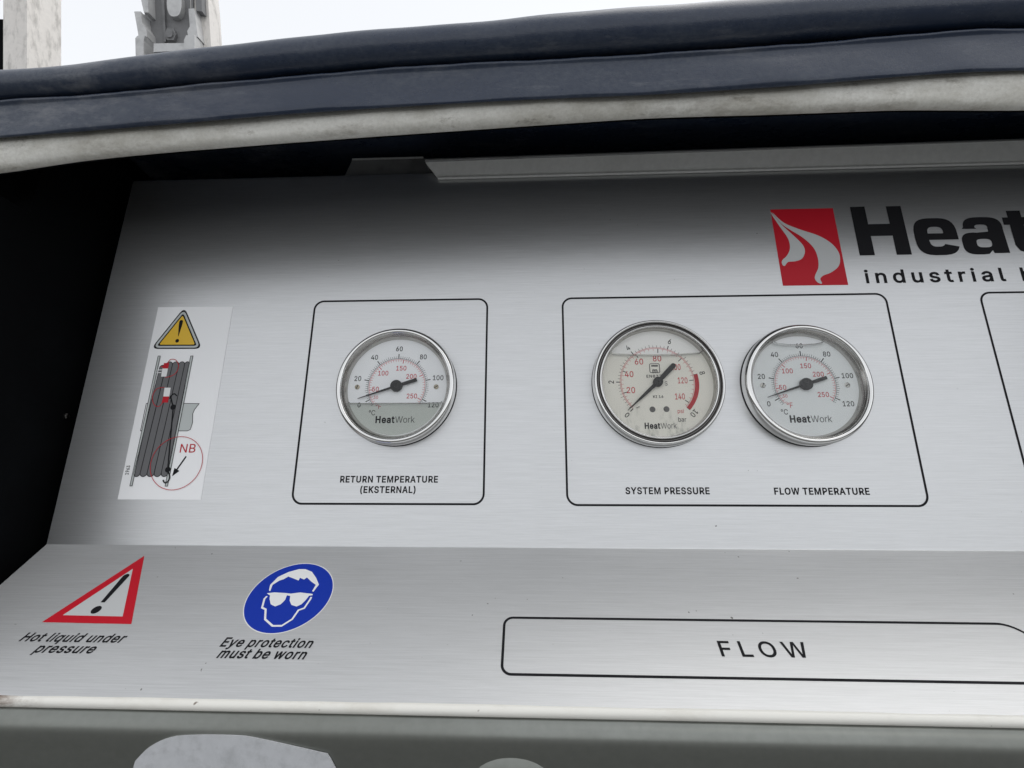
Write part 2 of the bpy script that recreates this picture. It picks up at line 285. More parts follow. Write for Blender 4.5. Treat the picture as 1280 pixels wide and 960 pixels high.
def seal_mat():
    m = mat('weathered_seal', (0.50, 0.49, 0.45), 0.75)
    nt, ns, ls, b = nodes(m)
    a = noise(nt, 22, (0.5, 1, 1), 8, 0.75)
    g = noise(nt, 60, (0.4, 1, 1), 8, 0.78)
    st = noise(nt, 130, (0.5, 1, 1), 6, 0.7)
    f = noise(nt, 600, (1, 1, 1), 3, 0.6)
    c = mix(nt, mapr(nt, a, 0.42, 0.62, 0, 0.8), (0.74, 0.73, 0.68), (0.44, 0.42, 0.36))
    c = mix(nt, mapr(nt, g, 0.53, 0.72, 0, 0.6), c, (0.20, 0.17, 0.13))
    c = mix(nt, mapr(nt, st, 0.60, 0.72, 0, 0.65), c, (0.11, 0.09, 0.065))
    c = mix(nt, mapr(nt, f, 0.4, 0.75, 0, 0.25), c, (0.30, 0.28, 0.24))
    ls.new(c, b.inputs['Base Color'])
    bump(nt, b, mix(nt, 0.35, g, f), 0.5, 0.0008)
    return m

def lip_mat():
    m = mat('worn_white_edge', (0.74, 0.73, 0.69), 0.42)
    nt, ns, ls, b = nodes(m)
    a = noise(nt, 60, (0.4, 1, 1), 6, 0.7)
    f = noise(nt, 500, (1, 1, 1), 3, 0.6)
    c = mix(nt, mapr(nt, a, 0.5, 0.72, 0, 0.45), (0.80, 0.785, 0.73), (0.54, 0.50, 0.42))
    chip = noise(nt, 270, (0.6, 1, 1), 2, 0.5)
    c = mix(nt, mapr(nt, chip, 0.71, 0.75, 0, 0.85), c, (0.12, 0.08, 0.05))
    # rust at the left end only: a stain with its own place on the edge
    tc = ns.new('ShaderNodeTexCoord'); sx = ns.new('ShaderNodeSeparateXYZ')
    ls.new(tc.outputs['Object'], sx.inputs[0])
    rust = mapr(nt, sx.outputs['X'], -0.208, -0.222, 0, 1)
    k = ns.new('ShaderNodeMath'); k.operation = 'MULTIPLY'
    ls.new(rust, k.inputs[0]); ls.new(mapr(nt, a, 0.36, 0.52, 0, 0.85), k.inputs[1])
    c = mix(nt, k.outputs[0], c, (0.13, 0.06, 0.03))
    ls.new(c, b.inputs['Base Color'])
    bump(nt, b, mix(nt, 0.4, a, f), 0.3, 0.0005)
    return m

def dial_mat(name, base, stained):
    m = mat(name, base, 0.55)
    if stained:
        nt, ns, ls, b = nodes(m)
        a = noise(nt, 220, (1, 1, 0.45), 5, 0.65)
        tc = ns.new('ShaderNodeTexCoord'); sx = ns.new('ShaderNodeSeparateXYZ')
        ls.new(tc.outputs['Object'], sx.inputs[0])
        low = mapr(nt, sx.outputs['Z'], -0.012, -0.026, 0, 1)
        k = ns.new('ShaderNodeMath'); k.operation = 'MULTIPLY'
        ls.new(low, k.inputs[0]); ls.new(mapr(nt, a, 0.50, 0.70, 0, 0.7), k.inputs[1])
        ls.new(mix(nt, k.outputs[0], base, (0.36, 0.38, 0.35)), b.inputs['Base Color'])
    return m

M = {}
M['metal'] = brushed_metal('brushed_aluminium', 0.86, 0.37)
M['metal_slope_lit'] = brushed_metal('slope_lit_aluminium', 0.55, 0.42)  # same aluminium sheet, the slope's extra brightness put into its finish
M['ink'] = mat('black_ink', (0.010, 0.010, 0.012), 0.6, 0, 0.15)
M['grey_ink'] = mat('grey_ink', (0.10, 0.10, 0.105), 0.5)
M['hose_ink'] = mat('hose_grey_ink', (0.15, 0.15, 0.155), 0.4, 0, 0.2)
M['plate_ink'] = mat('pale_grey_ink', (0.50, 0.53, 0.52), 0.4)
M['red_ink'] = mat('red_ink', (0.50, 0.012, 0.025), 0.4, 0, 0.2)
M['dial_red'] = mat('dial_red_ink', (0.62, 0.06, 0.08), 0.5, 0, 0.2)
M['blue_ink'] = mat('blue_ink', (0.008, 0.035, 0.36), 0.4, 0, 0.2)
M['yellow_ink'] = mat('yellow_ink', (0.76, 0.47, 0.015), 0.35)
M['white_ink'] = mat('white_ink', (0.80, 0.80, 0.80), 0.45)
M['logo_pale'] = mat('silver_ink', (0.52, 0.53, 0.53), 0.45)
M['sticker'] = mat('glossy_white_vinyl', (0.90, 0.905, 0.91), 0.16)
M['chrome'] = mat('polished_steel', (0.74, 0.735, 0.72), 0.05, 1.0)
M['satin'] = mat('satin_steel', (0.46, 0.445, 0.42), 0.24, 1.0)
M['dark_steel'] = mat('dark_steel', (0.16, 0.155, 0.15), 0.25, 0.95)
M['brass'] = mat('dull_brass', (0.38, 0.34, 0.26), 0.4, 0.8)
M['dial_cool'] = dial_mat('cool_white_dial', (0.94, 0.95, 0.965), False)
M['dial_warm'] = dial_mat('warm_white_dial', (0.945, 0.935, 0.905), True)
M['pointer'] = mat('black_pointer', (0.012, 0.012, 0.013), 0.4, 0, 0.2)
M['glass'] = clear('gauge_glass', (0.99, 0.992, 0.99), 0.015, 1.45, 0.6)
M['liquid_grey'] = clear('cloudy_glycerine', (0.88, 0.89, 0.87), 0.2, 1.3, 0.3)
M['liquid_warm'] = clear('yellowed_glycerine', (0.985, 0.98, 0.962), 0.2, 1.3, 0.3)
M['liquid_clear'] = clear('clear_glycerine', (0.97, 0.975, 0.97), 0.2, 1.3, 0.3)
M['meniscus'] = clear('meniscus', (0.72, 0.73, 0.72), 0.05, 1.5, 1.0)
M['tarp'] = tarp_mat()
M['seal'] = seal_mat()
M['lip'] = lip_mat()
M['black'] = dirty('black_lining', (0.002, 0.0024, 0.003), (0.005, 0.006, 0.007), 0.9, 12, bstr=0.2)
M['black'].node_tree.nodes['Principled BSDF'].inputs['Specular IOR Level'].default_value = 0.08
M['strip'] = dirty('white_painted_strip', (0.86, 0.87, 0.86), (0.72, 0.72, 0.70), 0.5, 12, bstr=0.05)
M['strip_dark'] = dirty('grey_painted_strip', (0.26, 0.265, 0.27), (0.10, 0.10, 0.10), 0.5, 30, bstr=0.05)
M['front'] = dirty('smooth_grey_steel', (0.26, 0.27, 0.25), (0.18, 0.185, 0.165), 0.40, 22, 0.4, 0.7, 0.5, 0.08, 0.0003, metal=0.85, stretch=(0.4, 1, 1))
M['label'] = dirty('pale_grey_patch', (0.60, 0.61, 0.63), (0.42, 0.43, 0.44), 0.5, 160, bstr=0.2)
M['post'] = dirty('scratched_white_aluminium', (0.86, 0.82, 0.77), (0.42, 0.40, 0.37), 0.5, 150, 0.5, 0.68, 0.7, 0.3, 0.0006, stretch=(1, 1, 0.4))
M['cast'] = dirty('cast_aluminium', (0.60, 0.60, 0.595), (0.36, 0.36, 0.36), 0.55, 80, metal=0.3)
M['cast_dark'] = dirty('grey_primer', (0.21, 0.21, 0.213), (0.09, 0.09, 0.09), 0.6, 80)
M['ground'] = dirty('grey_gravel', (0.11, 0.11, 0.105), (0.07, 0.07, 0.065), 0.9, 2.0, fine=40, bdist=0.01)

# ------------------------------------------------------------------ object helpers
def setprops(o, label=None, cat=None, group=None, kind=None):
    for k, v in (('label', label), ('category', cat), ('group', group), ('kind', kind)):
        if v:
            o[k] = v

def thing(name, label, cat, at=(0, 0, 0), lean=None, group=None):
    o = bpy.data.objects.new(name, None)
    o.empty_display_size = 0.02
    col.objects.link(o)
    o.matrix_world = FRAME @ Matrix.Translation(Vector(at) * 0.001) @ (lean or Matrix.Identity(4))
    setprops(o, label, cat, group)
    return o

def obj(name, verts, faces, mats, parent=None, midx=None, smooth=None, label=None):
    me = bpy.data.meshes.new(name)
    me.from_pydata([Vector(v) * 0.001 for v in verts], [], faces)
    if not isinstance(mats, (list, tuple)):
        mats = [mats]
    for m in mats:
        me.materials.append(m)
    if midx:
        for p, i in zip(me.polygons, midx):
            p.material_index = i
    bm = bmesh.new()
    bm.from_mesh(me)
    bmesh.ops.remove_doubles(bm, verts=bm.verts, dist=1e-7)
    if smooth is not None:
        bmesh.ops.recalc_face_normals(bm, faces=bm.faces)
        for f in bm.faces:
            f.smooth = True
        for e in bm.edges:
            if len(e.link_faces) == 2 and e.calc_face_angle(0) > R_(smooth):
                e.smooth = False
    bm.to_mesh(me)
    bm.free()
    o = bpy.data.objects.new(name, me)
    col.objects.link(o)
    if parent:
        o.parent = parent
    if label:
        o['label'] = label
    return o

class Geo:
    def __init__(s):
        s.v, s.f, s.m = [], [], []
    def add(s, vs, fs, mi=0):
        k = len(s.v)
        s.v += [tuple(v) for v in vs]
        for f in fs:
            s.f.append([i + k for i in f]); s.m.append(mi)
    def box(s, a, b, mi=0):
        (x0, y0, z0), (x1, y1, z1) = a, b
        s.add([(x0, y0, z0), (x1, y0, z0), (x1, y1, z0), (x0, y1, z0), (x0, y0, z1), (x1, y0, z1), (x1, y1, z1), (x0, y1, z1)],
              [(0, 1, 5, 4), (1, 2, 6, 5), (2, 3, 7, 6), (3, 0, 4, 7), (4, 5, 6, 7), (3, 2, 1, 0)], mi)
    def prism(s, poly, y0, y1, mi=0):
        """poly in (x, z), extruded from y0 (front) to y1."""
        poly = clean(poly)
        n = len(poly)
        tri = tessellate_polygon([[Vector((x, z, 0)) for x, z in poly]])
        s.add([(x, y0, z) for x, z in poly] + [(x, y1, z) for x, z in poly],
              [t for t in tri] + [tuple(i + n for i in t[::-1]) for t in tri] + [(i, (i + 1) % n, (i + 1) % n + n, i + n) for i in range(n)], mi)
    def lathe(s, prof, n=96, mi=0, c=(0, 0), close=False):
        """prof of (radius, height above the panel); the axis runs towards -y."""
        k = len(prof)
        vs = [(c[0] + r * math.cos(2 * math.pi * i / n), -h, c[1] + r * math.sin(2 * math.pi * i / n)) for i in range(n) for r, h in prof]
        fs = [(i * k + j, i * k + j + 1, ((i + 1) % n) * k + j + 1, ((i + 1) % n) * k + j) for i in range(n) for j in range(k - 1)]
        s.add(vs, fs, mi)
    def build(s, name, mats, parent=None, smooth=None, label=None):
        return obj(name, s.v, s.f, mats, parent, s.m, smooth, label)

def clean(poly):
    out = []
    for p in poly:
        if not out or (abs(p[0] - out[-1][0]) + abs(p[1] - out[-1][1])) > 1e-5:
            out.append(p)
    if len(out) > 1 and abs(out[0][0] - out[-1][0]) + abs(out[0][1] - out[-1][1]) < 1e-5:
        out.pop()
    return out

# ------------------------------------------------------------------ flat printing on a surface
BEND = -12.127
SLOPE = R_(43.016)
def on_panel(x, z, h):
    return (x, 300 - h, z)
def on_desk(x, v, h):
    """v is minus the distance down the sloping lower part from the bend."""
    return (x, 300 + v * math.cos(SLOPE) - h * math.sin(SLOPE), BEND + v * math.sin(SLOPE) + h * math.cos(SLOPE))
def on_dial(x, z, h):
    return (x, -h, z)

class Ink:
    """Collects printed shapes; each one lies h millimetres proud of the surface."""
    def __init__(s, surf):
        s.surf, s.g = surf, Geo()
    def fill(s, loops, h=0.1, mi=0):
        loops = [clean(l) for l in loops]
        flat = [p for l in loops for p in l]
        cx, cz = flat[0]
        sc = 1000 / max(max(abs(p[0] - cx), abs(p[1] - cz)) for p in flat)
        tri = tessellate_polygon([[Vector(((x - cx) * sc, (z - cz) * sc, 0)) for x, z in l] for l in loops])
        fs = []
        for a, b, c in tri:
            A, B, C = flat[a], flat[b], flat[c]
            cr = (B[0] - A[0]) * (C[1] - A[1]) - (B[1] - A[1]) * (C[0] - A[0])
            if abs(cr) > 1e-9:
                fs.append((a, b, c) if cr > 0 else (a, c, b))
        s.g.add([s.surf(x, z, h) for x, z in flat], fs, mi)
    def line(s, pts, w, closed=False, h=0.1, mi=0):
        pts = clean(pts)
        n = len(pts)
        L, Rr = [], []
        ws = w if isinstance(w, (list, tuple)) else [w] * n
        for i, p in enumerate(pts):
            a = pts[i - 1] if (i or closed) else None
            b = pts[(i + 1) % n] if (i < n - 1 or closed) else None
            ns_ = []
            for q, r in ((a, p), (p, b)):
                if q and r:
                    d = Vector((r[0] - q[0], r[1] - q[1])).normalized()
                    ns_.append(Vector((-d.y, d.x)))
            m = ns_[0] if len(ns_) == 1 else (ns_[0] + ns_[1]).normalized()
            k = ws[i] / 2 / max(0.45, m.dot(ns_[0]))
            L.append((p[0] + m.x * k, p[1] + m.y * k)); Rr.append((p[0] - m.x * k, p[1] - m.y * k))
        rng = range(n if closed else n - 1)
        s.g.add([s.surf(x, z, h) for x, z in L + Rr], [(i + n, (i + 1) % n + n, (i + 1) % n, i) for i in rng], mi)
    def disc(s, c, r, h=0.1, mi=0, n=40, r_in=None):
        o = [(c[0] + r * math.cos(2 * math.pi * i / n), c[1] + r * math.sin(2 * math.pi * i / n)) for i in range(n)]
        if r_in:
            s.line([(c[0] + (r + r_in) / 2 * math.cos(2 * math.pi * i / n), c[1] + (r + r_in) / 2 * math.sin(2 * math.pi * i / n)) for i in range(n)], r - r_in, True, h, mi)
        else:
            s.fill([o], h, mi)
    def text(s, body, x0, z0, cap, width=None, bold=0.0, shear=0.0, gap=0.0, rot=0.0, align='L', h=0.1, mi=0):
        """cap height in mm; width (if given) fits the line to that length; bold (1/400 em) thickens every stroke."""
        k = cap / 203.0
        pen, glyphs = 0.0, []
        for ch in body:
            if ch == ' ':
                pen += 78 + gap; continue
            adv, cs = GLYPHS[ch]
            loops = [[tuple(map(int, q.split(','))) for q in c.split()] for c in cs]
            glyphs.append((pen, loops)); pen += adv + gap + bold * 1.6
        xs = [p + q[0] for p, ls in glyphs for l in ls for q in l]
        lo, hi = min(xs) - bold, max(xs) + bold
        kx = width / (hi - lo) if width else k * 0.86
        off = {'L': 0, 'C': -(hi - lo) * kx / 2, 'R': -(hi - lo) * kx}[align]
        ca, sa = math.cos(rot), math.sin(rot)
        def place(p, l):
            o = []
            for x, y in l:
                X = (p + x - lo) * kx + off + shear * y * k
                Y = y * k - (cap / 2 if align == 'C' else 0)
                o.append((x0 + X * ca - Y * sa, z0 + X * sa + Y * ca))
            return o
        for p, ls in glyphs:
            lift = h
            outer = [l for l in ls if area(l) * OUTER > 0]
            holes = [l for l in ls if area(l) * OUTER <= 0]
            for l in outer:
                mine = [q for q in holes if inside(q[0], l)]
                s.fill([place(p, l)] + [place(p, q) for q in mine], lift, mi)
                lift += 0.003
            if bold > 0:
                for l in ls:
                    s.line(place(p, l), bold * 2 * (k + kx) / 2, True, lift, mi); lift += 0.002
    def build(s, name, mats, parent, label=None):
        return s.g.build(name, mats, parent, None, label)

def area(l):
    return sum(a[0] * b[1] - b[0] * a[1] for a, b in zip(l, l[1:] + l[:1]))
def inside(p, l):
    c = False
    for a, b in zip(l, l[1:] + l[:1]):
        if (a[1] > p[1]) != (b[1] > p[1]) and p[0] < (b[0] - a[0]) * (p[1] - a[1]) / (b[1] - a[1]) + a[0]:
            c = not c
    return c
# which way round an outer outline runs: read it off the letter I
OUTER = area([tuple(map(int, q.split(','))) for q in GLYPHS['I'][1][0].split()])

def arc(c, r, a0, a1, n=10):
    """angles clockwise from straight up, degrees."""
    return [(c[0] + r * math.sin(R_(a0 + (a1 - a0) * i / n)), c[1] + r * math.cos(R_(a0 + (a1 - a0) * i / n))) for i in range(n + 1)]

def rrect(x0, x1, z0, z1, r, rr=None):
    rr = r if rr is None else rr
    return (arc((x1 - rr, z1 - rr), rr, 0, 90) + arc((x1 - rr, z0 + rr), rr, 90, 180) + arc((x0 + r, z0 + r), r, 180, 270) + arc((x0 + r, z1 - r), r, 270, 360))

def spline(pts, n=6, closed=False):
    out = []
    k = len(pts)
    for i in range(k if closed else k - 1):
        p = [pts[(i + j) % k] if closed else pts[min(max(i + j, 0), k - 1)] for j in (-1, 0, 1, 2)]
        for s in range(n):
            t = s / n
            out.append(tuple(0.5 * (2 * b + (c - a) * t + (2 * a - 5 * b + 4 * c - d) * t * t + (3 * b - a - 3 * c + d) * t ** 3) for a, b, c, d in zip(*p)))
    if not closed:
        out.append(tuple(pts[-1]))
    return out

def interp(tab, x):
    if x <= tab[0][0]:
        (a, p), (b, q) = tab[0], tab[1]
    else:
        for (a, p), (b, q) in zip(tab, tab[1:]):
            if x <= b:
                break
    return p + (q - p) * (x - a) / (b - a)

# ------------------------------------------------------------------ ground
g = Geo()
GS = 300000
g.add([(-GS, -GS, 0), (GS, -GS, 0), (GS, GS, 0), (-GS, GS, 0)], [(0, 1, 2, 3)])
o = g.build('ground', M['ground'])
setprops(o, None, None, None, 'structure')

# ------------------------------------------------------------------ cabinet the console sits in
cab = thing('cabinet', 'black lined inside of the equipment cabinet, dark beside and above the silver panel', 'cabinet', (0, 300, -160))
def cabbox(name, a, b, m='black'):
    gg = Geo(); gg.box([a[0], a[1] - 300, a[2] + 160], [b[0], b[1] - 300, b[2] + 160]); return gg.build(name, M[m], cab)
cabbox('side_wall', (-312, 252, -158), (-300, 430, 262))
cabbox('side_wall', (-312, 226, -158), (-300, 252, 178))
cabbox('side_wall', (430, 215, -158), (442, 430, 262))
cabbox('side_panel', (-560, 300, -158), (-312, 304, 262))
cabbox('back_wall', (-300, 418, -158), (430, 430, 262))
cabbox('floor_plate', (-300, 236, -158), (430, 418, -150))
bo = Geo()
bo.lathe([(2.0, 0), (2.0, 1.2), (1.4, 1.7), (0.01, 1.8)], 6)
bo.v = [(-300 - h_, 6.5 + x, 226 + z) for x, h_, z in bo.v]      # turned so that it sticks out of the side wall
bo.build('bolt', M['dark_steel'], cab, 30)

# ------------------------------------------------------------------ the brushed control panel
panel = thing('control_panel', 'brushed silver control panel bent into an upright face and a sloping lower face', 'control panel', (0, 300, BEND))
def P_(v):
    return (v[0], v[1] - 300, v[2] - BEND)
surf_panel = lambda x, z, h: P_(on_panel(x, z, h))
surf_desk = lambda x, z, h: P_(on_desk(x, z, h))
X0, X1, ZT = -286.2, 428.0, 237.5
# cross-section of the sheet: back flange, face, soft bend, sloping face
sec = [(314, ZT + 0.0), (302.2, ZT), (300.6, ZT - 0.5), (300, ZT - 1.8)]
for z in (ZT - 2.3, ZT - 3.5, 200, 150, 100, 50, 0, BEND + 1.6, BEND + 1.1):
    sec.append((300, z))
rb = 1.2
tl = rb * math.tan(SLOPE_T := (math.pi / 2 - SLOPE) / 2)
for i in range(7):
    a = i / 6
    p0, p1, p2 = Vector((300, BEND + tl)), Vector((300, BEND)), Vector((300 - tl * math.cos(SLOPE), BEND - tl * math.sin(SLOPE)))
    q = p0 * (1 - a) ** 2 + p1 * 2 * a * (1 - a) + p2 * a * a
    sec.append((q.x, q.y))
for v in (-1.1, -1.6, -20, -40, -60, -80, -87.9):
    p = on_desk(0, v, 0); sec.append((p[1], p[2]))
def sheet(name, sec, x0, x1, m, parent, flange=True, label=None):
    vs, fs = [], []
    k = len(sec)
    xs = [x0] + [x0 + (x1 - x0) * i / 12 for i in range(1, 12)] + [x1]
    for x in xs:
        vs += [P_((x, y, z)) for y, z in sec]
    for i in range(len(xs) - 1):
        fs += [(i * k + j, i * k + j + 1, (i + 1) * k + j + 1, (i + 1) * k + j) for j in range(k - 1)]
    o = obj(name, vs, fs, m, parent, None, 35, label)
    uv = o.data.uv_layers.new(name='UVMap')
    for lp in o.data.loops:
        c = o.data.vertices[lp.vertex_index].co
        uv.data[lp.index].uv = (c.x, c.z - c.y * 0.5)
    return o
g = Geo()
edge = [P_((X0, y, z)) for y, z in sec[3:]]
back = [(a, b + 12, c - 4) for a, b, c in edge]
n = len(edge)
g.add(edge + back, [(i, i + 1, i + 1 + n, i + n) for i in range(n - 1)])
g.build('side_flange', M['black'], panel)
nb_ = next(i for i, q in enumerate(sec) if abs(q[0] - 300) > 1e-6 and i > 6) - 1      # where the bend begins
sheet('upright_face', sec[:nb_ + 4], X0, X1, M['metal'], panel)
sheet('sloping_face', sec[nb_ + 3:], X0, X1, M['metal_slope_lit'], panel)

# rolled front edge of the sloping face
e0 = on_desk(0, -87.6, 0.35)
ey, ez = e0[1], e0[2]
r = 2.55
lipsec = []
for i in range(15):
    a = SLOPE + math.pi / 2 + (math.pi * 0.78) * i / 14      # from the sloping face's normal round the front and under
    lipsec.append((r * math.cos(a), r * math.sin(a)))
cy, cz = ey - lipsec[0][0], ez - lipsec[0][1]
lipsec = [(cy + a, cz + b) for a, b in lipsec]
lipsec = [(lipsec[0][0] + 1.2 * math.cos(SLOPE), lipsec[0][1] + 1.2 * math.sin(SLOPE) - 0.5)] + lipsec
LIPB = lipsec[-1]
vs, fs = [], []
nx = 120
for i in range(nx + 1):
    x = -330 + (758) * i / nx
    w = 0.25 * math.sin(x * 0.05) + 0.15 * math.sin(x * 0.17 + 1)
    vs += [P_((x, y + (w * j / 14), z - 0.3 * w)) for j, (y, z) in enumerate(lipsec)]
k = len(lipsec)
for i in range(nx):
    fs += [(i * k + j, i * k + j + 1, (i + 1) * k + j + 1, (i + 1) * k + j) for j in range(k - 1)]
obj('rolled_edge', vs, fs, M['lip'], panel, None, 60, 'white rolled front edge, rusty at its left end')

# printed borders round the instruments
def border(surf, path, w=1.2, label=None, closed=True):
    i = Ink(surf); i.line(path, w, closed); return i.build('printed_border', M['ink'], panel, label)
border(surf_panel, rrect(-142.5, -29.6, 11.5, 140.4, 6.0), label='black border round the single gauge')
border(surf_panel, rrect(18.6, 219.0, 11.2, 140.0, 6.0), label='black border round the pair of gauges')
border(surf_panel, rrect(275.5, 412, 11.2, 139.7, 6.0), label='black border cut off at the right')
border(surf_desk, rrect(-15.0, 224.5, -73.8, -45.5, 4.2, 11.0), label='black border round the word FLOW')

# printed wording
def words(surf, lines, label, **kw):
    i = Ink(surf)
    for body, x, z, cap, wd in lines:
        i.text(body, x, z, cap, wd, **kw)
    return i.build('lettering', M['ink'], panel, label)
words(surf_panel, [('RETURN TEMPERATURE', -114.9, 23.9, 3.6, 58.2), ('(EKSTERNAL)', -102.4, 17.9, 3.6, 32.8)], 'RETURN TEMPERATURE (EKSTERNAL) in black capitals', bold=10, gap=8)
words(surf_panel, [('SYSTEM PRESSURE', 52.0, 17.5, 3.6, 47.5)], 'SYSTEM PRESSURE in black capitals', bold=10, gap=8)
words(surf_panel, [('FLOW TEMPERATURE', 135.6, 17.4, 3.6, 52.4)], 'FLOW TEMPERATURE in black capitals', bold=10, gap=8)
words(surf_desk, [('FLOW', 82.4, -63.8, 7.3, 38.6)], 'FLOW in widely spaced black capitals', bold=4, gap=60)
words(surf_desk, [('Hot liquid under', -245.6, -61.6, 4.3, 50.5), ('pressure', -233.6, -67.2, 4.3, 28.4)], 'Hot liquid under pressure in black italics', bold=8, shear=0.24, gap=4)
words(surf_desk, [('Eye protection', -147.0, -62.8, 4.5, 43.0), ('must be worn', -145.4, -68.4, 4.5, 40.6)], 'Eye protection must be worn in black italics', bold=8, shear=0.24, gap=4)

# company emblem: red square with two pale flames
lg = Ink(surf_panel)
lg.fill([[(156.9, 201.8), (157.6, 146.5), (197.8, 146.4), (197.2, 201.8)]], 0.06, 0)
fl1 = [(157.0, 199.8), (162.8, 190.1), (169.7, 181.3), (174.0, 175.0), (174.6, 170.0), (172.1, 165.3), (167.8, 163.5), (163.0, 163.0), (160.6, 160.3), (159.2, 161.4), (159.5, 164.2), (163.1, 167.8), (165.6, 173.0), (165.3, 180.0), (161.2, 189.0), (157.3, 197.7)]
fl2 = [(157.6, 199.8), (164.3, 191.6), (174.4, 186.2), (184.6, 181.8), (191.8, 176.2), (195.4, 170.0), (195.7, 164.2), (193.6, 159.0), (188.3, 155.0), (183.7, 153.2), (181.3, 150.9), (181.9, 147.6), (179.4, 148.3), (178.0, 151.0), (178.8, 154.0), (181.3, 158.8), (182.0, 165.7), (180.4, 173.0), (175.0, 180.2), (167.7, 186.2), (162.4, 191.2)]
lo = lg.build('brand_emblem', M['red_ink'], panel, 'red square emblem')
fi = Ink(surf_panel)
fi.fill([spline(fl1, 4, True)], 0.14); fi.fill([spline(fl2, 4, True)], 0.14)
fi.build('flame_mark', M['logo_pale'], lo)

def sq_ring(cx, cz, rx, rz, a0, a1, n=28, p=3.2):
    """super-ellipse arc, degrees counter-clockwise from +x."""
    out = []
    for i in range(n + 1):
        a = R_(a0 + (a1 - a0) * i / n)
        c, s_ = math.cos(a), math.sin(a)
        out.append((cx + rx * math.copysign(abs(c) ** (2 / p), c), cz + rz * math.copysign(abs(s_) ** (2 / p), s_)))
    return out
hw = Ink(surf_panel)
hw.fill([[(208.2, 202.4), (217.5, 202.5), (217.6, 189.3), (231.1, 189.3), (231.0, 202.3), (240.4, 202.3), (240.6, 166.8), (231.3, 166.8), (231.3, 180.6), (217.7, 180.6), (217.8, 166.8), (208.4, 166.8)]])
# e
ex, ez_, rx, rz = 258.2, 179.4, 13.4, 13.4
hw.fill([sq_ring(ex, ez_, rx, rz, 0, 337) + sq_ring(ex, ez_ - .4, 5.0, 6.9, -38, -150, 10) + [(253.3, 177.0), (271.6, 177.0)], [(253.5, 181.6)] + sq_ring(ex, ez_ + 1.4, 4.9, 5.6, 172, 8, 14) + [(262.9, 181.6)]])
# a
ax, az = 287.4, 0
a_out = [(275.0, 184.4), (284.0, 184.4)] + sq_ring(287.0, 184.6, 4.0, 2.8, 170, 10, 8) + [(290.8, 182.2)] + [(283.5, 181.6)] + sq_ring(283.6, 173.9, 10.3, 7.9, 95, 272, 18) + [(288.0, 166.3), (290.6, 168.9), (291.2, 166.8), (300.6, 166.8), (300.2, 184.0)] + sq_ring(288.2, 183.6, 12.2, 9.2, 4, 174, 20)
hw.fill([a_out, sq_ring(286.6, 174.0, 4.6, 3.0, 0, 345, 24)])
# t
hw.fill([[(305.2, 197.0), (313.8, 197.0), (313.8, 192.2), (320.6, 192.2), (320.6, 186.8), (313.8, 186.8), (313.8, 175.5), (314.6, 173.6), (317.0, 173.2), (320.8, 173.4), (320.8, 166.8), (312.0, 166.4), (307.2, 168.2), (305.2, 172.4), (305.2, 186.8), (301.6, 186.8), (301.6, 192.2), (305.2, 192.2)]])
hw.build('brand_lettering', M['ink'], panel, 'large heavy black wording beside the red emblem')
ind = Ink(surf_panel)
ind.text('industrial h', 209.0, 147.6, 8.6, 101.0, bold=7, gap=50)
ind.build('lettering', M['ink'], panel, 'smaller spaced black wording under the large black name')

# red warning triangle on the sloping face
tr = Ink(surf_desk)
T_O = [(-221.2, -8.2), (-197.3, -51.8), (-243.2, -51.4)]
T_I = [(-221.2, -17.6), (-204.8, -47.6), (-236.0, -47.3)]
tr.fill([T_O, T_I], 0.08, 0)
tr.fill([T_I], 0.08, 1)
wt = tr.build('warning_triangle', [M['red_ink'], M['logo_pale']], panel, 'red bordered triangle on the sloping face')
exm = Ink(surf_desk)
exm.fill([[(-223.0, -22.8), (-219.6, -22.8), (-220.2, -39.6), (-222.4, -39.6)]], 0.16)
exm.fill([arc((-221.3, -22.9), 1.7, -90, 90, 8)], 0.16); exm.disc((-221.2, -44.0), 2.3, 0.16)
exm.build('exclamation_mark', M['ink'], wt)

# blue eye protection disc
dc = (-126.0, -34.4)
bd = Ink(surf_desk)
bd.disc(dc, 21.75, 0.06, 1, 72); bd.disc(dc, 21.3, 0.11, 0, 72)
ep = bd.build('eye_protection_sign', [M['blue_ink'], M['white_ink']], panel, 'blue disc showing a face in goggles')
hd = Ink(surf_desk)
hair = [(-138.3, -31.2), (-139.3, -27.6), (-137.4, -22.3), (-133.2, -19.0), (-128.3, -16.9), (-124.7, -16.9), (-120.5, -18.6), (-116.5, -22.8), (-113.4, -27.1), (-114.6, -31.7), (-115.4, -31.3), (-115.0, -27.3), (-118.1, -25.3), (-121.6, -22.5), (-122.7, -23.9), (-125.3, -22.8), (-125.3, -24.6), (-128.3, -23.4), (-132.0, -22.0), (-133.6, -23.7), (-135.8, -24.9), (-138.0, -27.6), (-137.4, -31.6)]
lensL = [(-138.6, -32.9), (-134.8, -32.3), (-128.4, -32.7), (-125.9, -33.0), (-121.3, -32.2), (-114.6, -33.0), (-114.1, -33.8), (-115.9, -34.2), (-116.5, -36.7), (-117.7, -39.4), (-119.7, -40.7), (-122.7, -39.8), (-124.7, -37.2), (-125.6, -34.4), (-127.5, -34.0), (-127.2, -36.9), (-128.3, -39.5), (-130.6, -40.8), (-133.4, -39.6), (-135.6, -36.2), (-136.2, -34.3)]
face = [(-137.6, -34.7), (-138.2, -36.3), (-136.9, -41.6), (-134.6, -42.6), (-132.2, -48.2), (-126.8, -51.8), (-122.4, -51.7), (-118.8, -48.0), (-117.8, -42.8), (-115.4, -41.6), (-114.4, -36.3), (-114.4, -34.9)]
hd.fill([hair], 0.16); hd.fill([lensL], 0.16); hd.line(face, 0.95, False, 0.16)
hd.build('goggled_face', M['white_ink'], ep)

